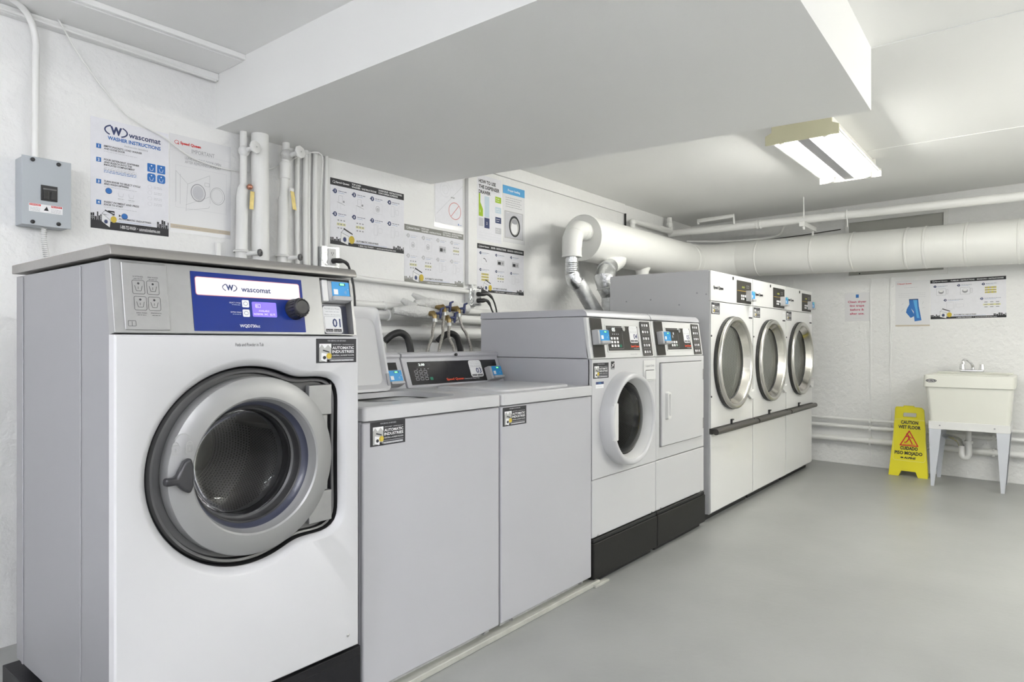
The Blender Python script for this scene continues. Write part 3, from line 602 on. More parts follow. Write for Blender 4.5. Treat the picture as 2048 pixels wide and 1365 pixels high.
def cut_round(root, names, c, rad):
    for o in [x for x in bpy.data.objects if x.parent == root and x.name.split('.')[0] in names]:
        off = root.location; me = o.data; bm = bmesh.new(); bm.from_mesh(me)
        # replace the big front face(s) near y = c.y by a ring of quads around the hole
        fs = [f for f in bm.faces if abs(f.normal.y) > .9 and f.calc_area() > .1 and f.normal.y < 0]
        for f in fs:
            vs_ = [v for v in f.verts]; ys = vs_[0].co.y; lc = c-off; N = 64
            x0 = min(v.co.x for v in vs_); x1 = max(v.co.x for v in vs_); z0 = min(v.co.z for v in vs_); z1 = max(v.co.z for v in vs_); mi = f.material_index
            bm.faces.remove(f); A = []; B = []
            for i in range(N):
                t = 2*PI*i/N; dx, dz = math.cos(t), math.sin(t); ks = []
                if dx > 1e-6: ks.append((x1-lc.x)/dx)
                if dx < -1e-6: ks.append((x0-lc.x)/dx)
                if dz > 1e-6: ks.append((z1-lc.z)/dz)
                if dz < -1e-6: ks.append((z0-lc.z)/dz)
                k = min(ks); B.append([lc.x+dx*k, lc.z+dz*k]); A.append((lc.x+dx*rad, lc.z+dz*rad))
            for q in ((x0, z0), (x1, z0), (x0, z1), (x1, z1)):
                j = min(range(N), key=lambda i: math.hypot(B[i][0]-q[0], B[i][1]-q[1])); B[j] = list(q)
            va = [bm.verts.new((a, ys, b)) for a, b in A]; vb = [bm.verts.new((a, ys, b)) for a, b in B]; D = 0 if 'cab' in o.name else 0
            for i in range(N):
                nf = bm.faces.new((va[i], va[(i+1) % N], vb[(i+1) % N], vb[i])); nf.material_index = mi; nf.smooth = True
        if 'panel' in o.name:                    # the back face of the thin panel as well
            for f in [f for f in bm.faces if f.normal.y > .9 and f.calc_area() > .1]: bm.faces.remove(f)
            o.modifiers.clear()
        bmesh.ops.remove_doubles(bm, verts=bm.verts, dist=.0001); bm.to_mesh(me); bm.free()
compact(2.607, 'w', '04', 'white front-load washer numbered 04 with round glass door', 'washing machine')
compact(3.252, 'd', '05', 'white dryer with square solid door between washer 04 and the tumblers', 'dryer')

# ------------------------------------------------------------------ three tumblers
def tumbler(X0):
    W = .774; X1 = X0+W; YF = 1.612; YB = 2.315; Z0 = .045; ZT = 1.572
    r = thing('tumble_dryer', '', 'dryer', (X0+W/2, 1.96, 0), 'large tumble dryers at the far end')
    b = MB(); F = Fr((X0+.002, YF+.012, 0), (1, 0, 0), (0, 0, 1)); b.obox(F, 0, W-.004, Z0, ZT, -(YB-YF), 0, 'white', drop=(1,)); b.obox(F, .0015, .045, Z0+.001, ZT-.001, -.02, -.0005, 'white'); b.obox(F, W-.049, W-.0055, Z0+.001, ZT-.001, -.02, -.0005, 'white')
    b.build('cabinet', r, merge=False)
    b = MB(); b.box(X0+.02, X1-.02, 1.66, 2.2, 0, .045, 'conc_dark'); b.build('plinth', r)
    b = MB(); b.obox(F, .004, W-.010, 1.380, ZT-.003, .0, .012, 'white3'); b.build('control_panel', r, .003)
    b = MB(); b.obox(F, .004, W-.010, .055, .545, .0, .012, 'white3'); b.build('access_panel', r, .003)
    FP = Fr((X0, YF, 0), (1, 0, 0), (0, 0, 1)); cx, cz = .352, .985
    # front panel with round door opening
    N = 72; a0, a1, b0, b1 = .006, W-.008, .583, 1.376; o = [(cx+.272*math.cos(2*PI*i/N), cz+.272*math.sin(2*PI*i/N)) for i in range(N)]; rc = []
    for a, b_ in o:
        dx, dz = a-cx, b_-cz; ks = [((a1 if dx > 0 else a0)-cx)/dx if abs(dx) > 1e-6 else 9, ((b1 if dz > 0 else b0)-cz)/dz if abs(dz) > 1e-6 else 9]; k = min(ks); rc.append((cx+dx*k, cz+dz*k))
    for q in ((a0, b0), (a1, b0), (a0, b1), (a1, b1)):
        j = min(range(N), key=lambda i: math.hypot(rc[i][0]-q[0], rc[i][1]-q[1])); rc[j] = q
    MB().loft([[FP.p(a, b_, -.012) for a, b_ in rc], [FP.p(a, b_, 0) for a, b_ in rc], [FP.p(a, b_, 0) for a, b_ in o], [FP.p(a, b_, -.05) for a, b_ in o]], 'white3').build('front_panel', r, sharp=35)
    c = FP.p(cx, cz); ax = V((0, -1, 0))
    MB().lathe(c, ax, [(.304, .0), (.306, .010), (.306, .022)], 'rubber', 72).build('door_gasket', r)
    MB().lathe(c, ax, [(.300, .022), (.304, .030), (.302, .042), (.292, .048), (.280, .046), (.272, .038), (.270, .03)], 'steelrim', 72).build('door_rim', r, sharp=60)
    MB().lathe(c, ax, [(.270, .034), (.242, -.006), (.236, -.012)], ['steel', 'rubber'], 72).build('door_well', r, sharp=50)
    MB().lathe(c, ax, [(.238, -.012), (.0005, -.010)], 'glass3', 48).build('door_glass', r)
    MB().lathe(c, ax, [(.25, -.03), (.30, -.04), (.30, -.26), (.0005, -.27)], ['steel', 'drumdry', 'drumwhite'], 56, True).build('drum', r)
    MB().prism(FP, [(.612, .765), (.700, .722), (.752, .722), (.752, .790), (.728, .775), (.690, .775), (.650, .800)], .0, .020, 'white3').build('door_handle', r, .004)
    # control area
    MB().poly(FP.sub(0, 0, .0005), rr_pts(.45, .737, 1.388, 1.541, .004), 'facebrown').build('control_fascia', r)
    S = FP.sub(0, 0, .001); e = MB(); e.text(S, 'Speed Queen', .045, 1.458, .018, 'k', .165, bold=.05); e.build('brand_lettering', r, merge=False); e = MB(); e.rect(S, .545, .605, 1.490, 1.508, 'k'); e.text(S, '0:00', .55, 1.492, .013, 'ledy', .05)
    for k in range(2): e.rframe(S, .64+k*.03, .66+k*.03, 1.495, 1.515, .004, .0015, 'lg')
    e.rect(S, .46, .64, 1.470, 1.473, 'facey')
    for i in range(3):
        for j in range(2): e.rrect(S, .535+i*.035, .56+i*.035, 1.412+j*.020, 1.426+j*.020, .002, 'w')
    e.rrect(S, .605, .63, 1.412, 1.426, .002, 'bgn'); e.build('control_lettering', r, merge=False)
    MB().obox(FP, .374, .388, 1.535, 1.556, 0, .005, 'black').build('lock', r, .002)
    sticker(r, FP, .012, .148, 1.298, 1.370)
    e = MB(); e.obox(FP, .682, .756, 1.283, 1.364, .0002, .0008, 'w'); q = FP.sub(0, 0, .001); [e.greek(q, .688, 1.30+.012*k, .06, .004, 'lg') for k in range(4)]; e.rect(q, .684, .754, 1.286, 1.297, 'k'); e.build('notice_sticker', r)
    for z in (1.16, .78): MB().cyl(FP.p(.012, z, 0), FP.p(.012, z, .004), .006, 'black', 10).build('hinge_screw', r)
    MB().tube([FP.p(.012, .562, .030), FP.p(W-.012, .562, .030)], .019, 'bar', 16).build('lint_drawer_handle', r)
    MB().obox(FP, .01, W-.012, .548, .580, -.012, .012, 'bar').build('lint_drawer', r)
    q = MB(); q.obox(FP, .335, .350, .575, .610, 0, .012, 'black'); q.obox(FP, .335, .365, .603, .612, 0, .016, 'black'); q.build('latch', r, .002)
    reader(r, FP, .627, .705, 1.405, 1.478, .038, '0')
    return r
t1 = tumbler(3.998); t1['label'] = 'nearest of three white tumble dryers, its plain side panel showing'
t2 = copy_tree(t1); t2.location.x += .776; t2['label'] = 'white tumble dryer in the middle of the three big steel-rimmed dryers'
t3 = copy_tree(t1); t3.location.x += 1.552; t3['label'] = 'white tumble dryer nearest the far wall, last of the three'
for i in range(5):                                                    # rivets of the near side panel belong to the first tumbler only
    y, z = ((2.20, 1.395), (2.02, 1.40), (1.82, 1.36), (1.70, 1.43), (1.64, 1.42))[i]
    MB().cyl((4.0005, y, z), (3.997, y, z), .005, 'gr', 10).build('rivet', t1)

# ------------------------------------------------------------------ exhaust duct and vent pipes
DY = 2.685; DZ = 1.90; DR = .172
r = thing('exhaust_duct', 'large white painted round duct running above the dryers and far wall', 'duct', (5.0, DY, DZ))
MB().lathe((4.20, DY, DZ), (1, 0, 0), [(.0005, .01), (DR-.004, .01), (DR, 0), (DR+.002, .004), (DR+.002, .012)], 'duct', 56).build('end_cap', r)
MB().lathe((4.205, DY, DZ), (1, 0, 0), [(DR-.001, 0), (DR-.001, 1.93)], 'duct', 56).build('duct_section', r)
P0 = V((6.12, DY, DZ)); P3 = V((6.475, 2.33, DZ+.03)); loops = []
MB().tube([(6.12, DY, DZ), (6.25, DY-.03, DZ+.006), (6.37, DY-.10, DZ+.012), (6.44, DY-.21, DZ+.02), (6.468, DY-.36, DZ+.03)], DR+.001, 'duct', 56).build('duct_elbow', r, sharp=60)
MB().tube([(6.468, DY-.36, DZ+.03), (6.40, 1.2, DZ+.005), (6.31, -.15, DZ-.02), (6.17, -2.5, DZ-.05)], DR-.001, 'duct', 56).build('duct_section', r)
for y in (2.1, 1.6, 1.27, .86, .73, .45, .12):
    k = (y+.15)/2.47; x = 6.31+k*.158; z = DZ-.02+k*.05
    MB().lathe((x, y, z), (.06, 1, .02), [(DR-.001, 0), (DR+.0025, .004), (DR+.0025, .016), (DR-.001, .020)], 'duct', 56).build('seam_band', r)
for x in (6.10, 6.0): MB().lathe((x, DY, DZ), (1, 0, 0), [(DR-.001, 0), (DR+.003, .004), (DR+.003, .012), (DR-.001, .016)], 'duct', 56).build('seam_band', r)
for x in (5.12, 5.62): MB().lathe((x, DY-.02, DZ-.24), (0, 0, 1), [(.055, 0), (.055, .06), (.068, .085), (.072, .13)], 'duct', 28).build('branch_collar', r)
# vent pipe of dryer 05: white elbow into the end cap, taped joint, galvanised pipe
r = thing('dryer_vent_pipe', 'white elbow and galvanised vent pipe rising from the dryer into the duct end', 'vent pipe', (3.9, 2.52, 1.2))
MB().tube([(4.215, DY-.03, 1.94), (4.12, DY-.04, 1.94), (4.06, DY-.06, 1.932), (3.97, DY-.09, 1.90), (3.90, DY-.115, 1.84), (3.885, DY-.12, 1.775), (3.885, DY-.12, 1.716)], .068, 'duct', 28).build('elbow', r, sharp=50)
for p, d in (((4.13, DY-.04, 1.94), (1, 0, 0)), ((4.165, DY-.035, 1.94), (1, 0, 0)), ((3.885, DY-.12, 1.712), (0, 0, 1)), ((3.93, DY-.105, 1.87), (.7, .2, .7))): MB().lathe(p, d, [(.067, 0), (.0705, .003), (.0705, .009), (.067, .012)], 'duct', 28).build('collar', r)
pp = [(3.885, DY-.12, 1.715), (3.885, DY-.12, 1.60)]
m = MB(); m.tube([pp[0], pp[1]], .045, 'foil', 20)
for k in range(6): m.lathe((3.885, DY-.12, 1.60+k*.013), (0, 0, 1), [(.045, 0), (.049, .004), (.045, .009)], 'foil', 20)
m.tube([pp[1], (3.895, DY-.13, 1.555), (3.93, DY-.14, 1.52)], [.049, .054, .050], 'foil', 20); m.build('foil_joint', r, sharp=60)
MB().tube([(3.92, DY-.14, 1.545), (4.11, DY-.20, 1.30), (4.11, DY-.20, 1.275)], .052, 'galv', 24).build('pipe', r)
# vent pipe of the first tumbler side
r = thing('dryer_vent_pipe', 'short galvanised adjustable elbow pipe beside the nearest tumble dryer', 'vent pipe', (4.25, 2.45, 1.3))
MB().tube([(4.62, DY-.03, 1.78), (4.53, DY-.06, 1.735), (4.42, DY-.10, 1.69)], [.10, .078, .064], 'duct', 28).build('branch_collar', r)
m = MB(); Q = [(4.44, DY-.10, 1.70), (4.36, DY-.12, 1.66), (4.305, DY-.13, 1.60), (4.315, DY-.14, 1.53), (4.345, DY-.15, 1.47)]
m.tube(Q, [.064, .068, .070, .066, .060], 'foil', 24)
m.build('adjustable_elbow', r, sharp=25)
for i in range(1, 4): q = V(Q[i]); d = V(Q[i+1])-V(Q[i-1]); MB().lathe(q, d, [(.066, -.004), (.0745, 0), (.066, .004)], 'galv', 24).build('seam_ring', r)
MB().tube([(4.345, DY-.15, 1.47), (4.35, DY-.15, 1.28)], .058, 'galv', 24).build('pipe', r); MB().lathe((4.35, DY-.15, 1.415), (0, 0, 1), [(.058, 0), (.064, .003), (.058, .006)], 'galv', 24).build('seam_ring', r)

# ------------------------------------------------------------------ sprinkler pipe and overhead bits
r = thing('sprinkler_pipe', 'white overhead sprinkler pipe along the far wall below the ceiling', 'pipe', (6.1, 1.0, 2.19))
def sp(y): return V((6.03+.055*(y-.115)+.02, y, 2.175+.012*(y-.1)))
MB().tube([sp(2.93), sp(1.5), sp(0), sp(-2.5)], .034, 'pipe', 20).build('pipe', r)
for y in (2.0, 2.03): MB().lathe(sp(y), (.05, 1, 0), [(.034, 0), (.040, .003), (.040, .016), (.034, .02)], 'pipe', 20).build('coupling', r)
p = sp(1.62); q = MB(); q.tube([p+V((-.08, -.01, .0)), p+V((-.08, -.01, ZC-p.z))], .006, 'pipe', 8); q.tube([p+V((-.08, -.01, -.05)), p+V((-.08, -.01, -.10))], .010, 'pipe', 8); q.build('hanger_rod', r)
q = MB(); q.box(p.x-.11, p.x+.28, p.y-.025, p.y+.02, p.z-.075, p.z-.034, 'pipe'); q.build('strut_channel', r, .003); q = MB(); q.tube([p+V((.25, 0, -.06)), p+V((.25, 0, -.11))], .009, 'pipe', 8); q.build('channel_bolt', r)
q = MB(); q.tube([sp(1.28)+V((-.02, 0, .04)), sp(1.28)+V((-.04, 0, -.01)), sp(1.28)+V((0, 0, -.05)), sp(1.28)+V((0, 0, -.10))], .005, 'pipe', 8, smooth=3); q.build('hook', r)
q = MB(); p = sp(2.25); q.tube([p+V((-.02, .35, .06)), p+V((-.03, .35, .09)), p+V((-.03, 0, .10)), p+V((-.03, 0, .02))], .013, 'pipe', 12); q.build('branch_pipe', r)
r = thing('pipe_run', 'white small pipe with elbows in the ceiling corner above the duct', 'pipe', (5.5, 2.9, 2.2))
q = MB(); q.tube([(5.42, 2.92, 2.02), (5.42, 2.92, 2.20), (5.46, 2.92, 2.225), (6.15, 2.90, 2.225), (6.15, 2.90, 2.36)], .022, 'pipe', 14); q.build('pipe', r)
for p in ((5.425, 2.92, 2.215), (6.15, 2.90, 2.225), (6.15, 2.9, 2.29)): MB().sph(p, .032, 'pipe').build('fitting', r)
q = MB(); q.tube([(5.37, 2.965, 2.29), (5.37, 2.965, 2.05)], .009, 'conc_dark', 8); q.build('wall_crack', r)
tag(MB().tube([(6.42, 2.84, 2.15), (6.52, 2.5, 2.13), (6.52, 2.2, 2.12), (6.46, 1.95, 2.125), (6.16, 1.80, 2.165)], .010, 'pipe', 8, smooth=6).build('overhead_cable'), 'white cable sagging below the sprinkler pipe over the duct', 'cable')
tag(MB().tube([(xw(2.4)-.012, 2.4, 2.135), (xw(1.8)-.012, 1.8, 2.15), (xw(1.43)-.012, 1.46, 2.165)], .0045, 'bar', 8).build('wall_cable'), 'thin dark cable along the far wall below the sprinkler pipe', 'cable')

# ------------------------------------------------------------------ far wall: low pipes, sink, wet floor sign, posters
for i, (z, rad, lab) in enumerate(((.418, .013, 'upper thin white pipe low on the far wall'), (.352, .017, 'middle white pipe low on the far wall'), (.234, .026, 'lowest and thickest white pipe on the far wall'))):
    q = MB(); q.tube([(xw(2.9)-.05, 2.9, z), (xw(0)-.05, 0, z), (xw(-2.5)-.05, -2.5, z)], rad, 'pipe', 16)
    for y in (1.2, .3): q.obox(FW, fa(y)-.008, fa(y)+.008, z-rad-.004, z+rad+.004, 0, .07, 'pipe')
    tag(q.build('wall_pipe'), lab, 'pipe', 'low pipes on the far wall')

def sink():
    o = V((6.075, .738, 0)); F = Fr(o, (0, -1, 0), (0, 0, 1)); D = .48
    r = thing('utility_sink', 'cream freestanding utility sink on grey metal legs by the far wall', 'sink', tuple(F.p(.3, 0, -.25)))
    def loop(a0, a1, c0, c1, z, rad): return [F.p(a, z, -c) for a, c in rr_pts(a0, a1, c0, c1, rad)]
    L = [loop(.045, .55, .03, D-.03, .505, .03), loop(.02, .568, .006, D-.005, .772, .03), loop(.006, .582, -.008, D, .775, .03), loop(.010, .585, -.006, D, .862, .03), loop(.016, .578, .0, D-.006, .868, .03), loop(.055, .54, .04, D-.12, .868, .04), loop(.065, .53, .05, D-.13, .855, .04), loop(.10, .50, .09, D-.16, .55, .05)]
    MB().loft(L, 'sink', cap0='sink', cap1='sink').build('basin', r, sharp=40)
    b = MB(); b.obox(F, .06, .56, .868, .880, -D, -D+.10, 'sink'); b.build('faucet_ledge', r, .004, 3)
    f = MB(); f.obox(F, .040, .555, .445, .505, -.05, -.025, 'plastic'); f.obox(F, .040, .065, .445, .505, -D+.03, -.05, 'plastic'); f.obox(F, .53, .555, .445, .505, -D+.03, -.05, 'plastic'); f.build('apron_frame', r, .002)
    for s_ in (0, 1):
        for dep in (.027, D-.035):
            top = (.042, .125) if s_ == 0 else (.470, .553); bot = (.055, .078) if s_ == 0 else (.497, .520)
            sg = 1 if dep < .1 else -1
            l = MB(); l.prism(F, [(bot[0], 0), (bot[1], 0), (top[1], .45), (top[0], .45)], -dep, -dep-.003, 'leg')
            a = 0 if s_ == 0 else 1; e0 = bot[a]; e1 = top[a]
            l.add([F.p(e0, 0, -dep), F.p(e0, 0, -dep-.03*sg), F.p(e1, .45, -dep-.085*sg), F.p(e1, .45, -dep)], [(0, 1, 2, 3)], 'leg'); l.build('leg', r)
    for a, b_ in ((.115, .475), (.46, .475)): MB().cyl(F.p(a, b_, -.026), F.p(a, b_, -.020), .006, 'gr', 10).build('screw', r)
    e = MB(); S = F.sub(0, 0, .0085); e.disc(S, .062, .822, .014, 'k', ra=.036); e.annul(S, .062, .822, .010, .0015, 'w', 2, ra=.030); e.text(S, 'ELM', .062, .817, .009, 'w', .034, 'c', ly=2); e.build('badge', r)
    # faucet
    z = .880; c = -D+.05; k = .298
    f = MB(); f.obox(F, k-.085, k+.075, z, z+.020, c-.025, c+.028, 'chrome'); f = f.build('faucet', r, .008, 3)
    MB().tube([F.p(k, z+.02, c), F.p(k, z+.045, c), F.p(k-.01, z+.072, c+.02), F.p(k-.035, z+.098, c+.07), F.p(k-.05, z+.100, c+.11), F.p(k-.052, z+.082, c+.125), F.p(k-.052, z+.066, c+.127)], [.013, .012, .010, .009, .009, .011, .012], 'chrome', 12, smooth=3).build('spout', f)
    for a in (k-.07, k+.06): MB().cyl(F.p(a, z+.02, c), F.p(a, z+.062, c), .022, 'chrome', 8, r1=.017).build('tap_handle', f)
    # drain
    d = MB(); d.tube([F.p(.285, .52, -.24), F.p(.285, .30, -.24)], .019, 'plastic', 14); d.tube([F.p(.285, .32, -.24), F.p(.285, .24, -.24), F.p(.272, .215, -.24), F.p(.250, .215, -.24), F.p(.24, .24, -.24), F.p(.24, .30, -.25)], .022, 'plastic', 14, smooth=3); d = d.build('drain_trap', r)
    MB().cyl(F.p(.285, .325, -.24), F.p(.285, .345, -.24), .030, 'plastic', 14).build('slip_nut', d)
    MB().tube([F.p(.24, .29, -.25), F.p(.22, .335, -.28), F.p(.17, .35, -.34), F.p(.12, .345, -.42), F.p(.10, .345, -.50)], .021, 'foil', 14, smooth=3).build('waste_hose', d)
sink()

def wet_floor():
    n = V((.09, 0, .58)); F = Fr((6.389, 1.02, 0), WU, n)
    r = thing('wet_floor_sign', 'yellow folding caution wet floor sign standing beside the sink', 'sign', (6.44, .88, 0))
    def panel(F, name, flip=1):
        out = [(0, 0), (.075, 0), (.095, .045), (.200, .045), (.218, 0), (.288, 0), (.252, .560), (.243, .572), (.19, .574), (.183, .584), (.112, .584), (.105, .574), (.054, .572), (.046, .560)]
        hole = rr_pts(.098, .204, .490, .532, .010, 3)
        bm = bmesh.new(); me_v = []
        mb = MB(); cx, cy = .151, .511; N = 72; A = []; B = []
        def ray(P, dx, dy):
            best = None
            for i in range(len(P)):
                x0, y0 = P[i]; x1, y1 = P[(i+1) % len(P)]; ex, ey = x1-x0, y1-y0; den = dx*ey-dy*ex
                if abs(den) < 1e-9: continue
                t = ((x0-cx)*ey-(y0-cy)*ex)/den; u = ((x0-cx)*dy-(y0-cy)*dx)/den
                if t > 0 and -1e-6 <= u <= 1+1e-6: best = t if best is None else min(best, t)
            return best
        bm.free()
        up = [p for p in out if p[1] > .3]; upper = [(.262-.0003, .42), *[(x, y) for x, y in out[6:14]], (.036, .42)]
        dirs = sorted(set([math.atan2(y-cy, x-cx) for x, y in upper+hole]))
        for t in dirs:
            dx, dy = math.cos(t), math.sin(t); a = ray(hole, dx, dy); b = ray(upper, dx, dy); A.append((cx+dx*a, cy+dy*a)); B.append((cx+dx*b, cy+dy*b))
        mb.loft([[F.p(a, b, 0) for a, b in A], [F.p(a, b, 0) for a, b in B], [F.p(a, b, -.014) for a, b in B], [F.p(a, b, -.014) for a, b in A], [F.p(a, b, 0) for a, b in A]], 'yellow')
        mb.prism(F, [(0, 0), (.075, 0), (.095, .045), (.200, .045), (.218, 0), (.288, 0), (.2617, .42), (.036, .42)], -.014, 0, 'yellow')
        return mb.build(name, r, sharp=30)
    f = panel(F, 'front_panel')
    b = Fr((6.50, 1.02+SL*.1, 0), WU, V((-.02, 0, .58))); panel(b, 'rear_panel')
    S = F.sub(0, 0, .0005); e = MB()
    e.rframe(S, .030, .268, .13, .475, .02, .002, 'ylp', .5)
    e.text(S, 'CAUTION', .148, .438, .026, 'k', .128, 'c', bold=.04); e.text(S, 'WET FLOOR', .148, .398, .026, 'k', .165, 'c', bold=.04)
    tri = [(.148, .380), (.083, .258), (.213, .258)]
    for i in range(3): (x0, y0), (x1, y1) = tri[i], tri[(i+1) % 3]; e.line(S, x0, y0, x1, y1, .009, 'rd', 2); e.disc(S, x0, y0, .0045, 'rd', 2)
    for q in ((.140, .345, .150, .31, .012), (.150, .318, .172, .272, .009), (.147, .315, .128, .285, .009), (.128, .285, .112, .283, .008), (.142, .338, .118, .325, .007), (.145, .335, .165, .322, .007), (.165, .322, .182, .325, .006)): e.line(S, *q, 'rd', 2)
    e.disc(S, .133, .352, .008, 'rd', 2); e.line(S, .105, .268, .19, .268, .004, 'rd', 2)
    e.text(S, 'CUIDADO', .148, .222, .026, 'k', .130, 'c', bold=.04); e.text(S, 'PISO MOJADO', .145, .182, .026, 'k', .205, 'c', bold=.04); e.text(S, 'ALPINE', .156, .148, .015, 'k', .09, 'c', bold=.05, it=.2); e.disc(S, .098, .155, .006, 'k', 2, ra=.012)
    e.build('sign_lettering', f, merge=False)
wet_floor()

# ---- posters
def sheet(F, a0, b0, a1, b1, m='paper', rot=0):
    mb = MB(); c = V(((a0+a1)/2, (b0+b1)/2)); u = F.u*math.cos(rot)+F.v*math.sin(rot); v = F.v*math.cos(rot)-F.u*math.sin(rot)
    S = Fr(F.p(c.x, c.y)-u*(a1-a0)/2-v*(b1-b0)/2, u, v)
    mb.obox(S, 0, a1-a0, 0, b1-b0, .0003, .0012, m); return mb, S.sub(0, 0, .0012), a1-a0, b1-b0
def footer(e, S, W, Hh, h=.07, ink_='k', big=True):
    e.rect(S, 0, W, 0, Hh*h, ink_); rnd = random.Random(3)
    for x0, x1 in ((0, .13), (.84, 1.0)):
        x = x0
        while x < x1-.01:
            w_ = rnd.uniform(.018, .035); w_ = min(w_, x1-x); t_ = rnd.uniform(.03, .085)
            e.rect(S, W*x, W*(x+w_*.85), Hh*h, Hh*(h+t_*(1.0 if big else .8)), ink_)
            if t_ > .05: [e.rect(S, W*(x+w_*.2), W*(x+w_*.6), Hh*(h+.015+.015*k), Hh*(h+.021+.015*k), 'lg', 2) for k in range(2)]
            x += w_
    g = W*.13; k = min(W, Hh*1.4)*.105
    e.poly(S, [(g, Hh*h*.9), (g+k*.95, Hh*h*.25), (g+k*1.05, Hh*h*.25+k*.9), (g+k*.05, Hh*h+k*.95)], 'w', 2); e.poly(S, [(g+k*.05, Hh*h+k*.95), (g+k*1.05, Hh*h*.25+k*.9), (g+k*1.2, Hh*h+k*.9), (g+k*.4, Hh*h+k*1.3)], 'paper', 2)
    for a, b, c, d in ((0, Hh*h*.9, k*.05, Hh*h+k*.95), (k*.05, Hh*h+k*.95, k*1.05, Hh*h*.25+k*.9), (k*.95, Hh*h*.25, k*1.05, Hh*h*.25+k*.9), (0, Hh*h*.9, k*.95, Hh*h*.25), (k*.05, Hh*h+k*.95, k*.4, Hh*h+k*1.3)): e.line(S, g+a, b, g+c, d, k*.03, 'k', 3)
    e.disc(S, g+k*.5, Hh*h*.5+k*.45, k*.24, 'nv', 3, ra=k*.2); e.annul(S, g+k*.5, Hh*h*.5+k*.45, k*.29, k*.03, 'gr', 3, ra=k*.25)
    e.poly(S, [(g+k*.35, Hh*h+k*1.3), (g+k*1.5, Hh*h+k*.85), (g+k*1.52, Hh*h+k*.98), (g+k*.4, Hh*h+k*1.45)], 'k', 3)
    e.disc(S, g+k*1.4, Hh*h+k*.32, k*.42, 'coin', 4, ra=k*.36); e.annul(S, g+k*1.4, Hh*h+k*.32, k*.33, k*.03, 'facey', 5, ra=k*.28); e.annul(S, g+k*1.4, Hh*h+k*.30, k*.15, k*.03, 'facey', 5, ra=k*.12)
    tx = g+k*2.0
    e.text(S, 'AUTOMATIC INDUSTRIES', tx, Hh*(h+.028), W*.022 if big else W*.018, 'k', W*(.42 if big else .3), bold=.02); e.greek(S, tx, Hh*(h+.010), W*.42, W*.005, 'bl')
    e.text(S, '1-800-722-WASH  •  automaticindustries.com', W*.36, Hh*h*.3, Hh*h*.42, 'w', W*.52, bold=.01)
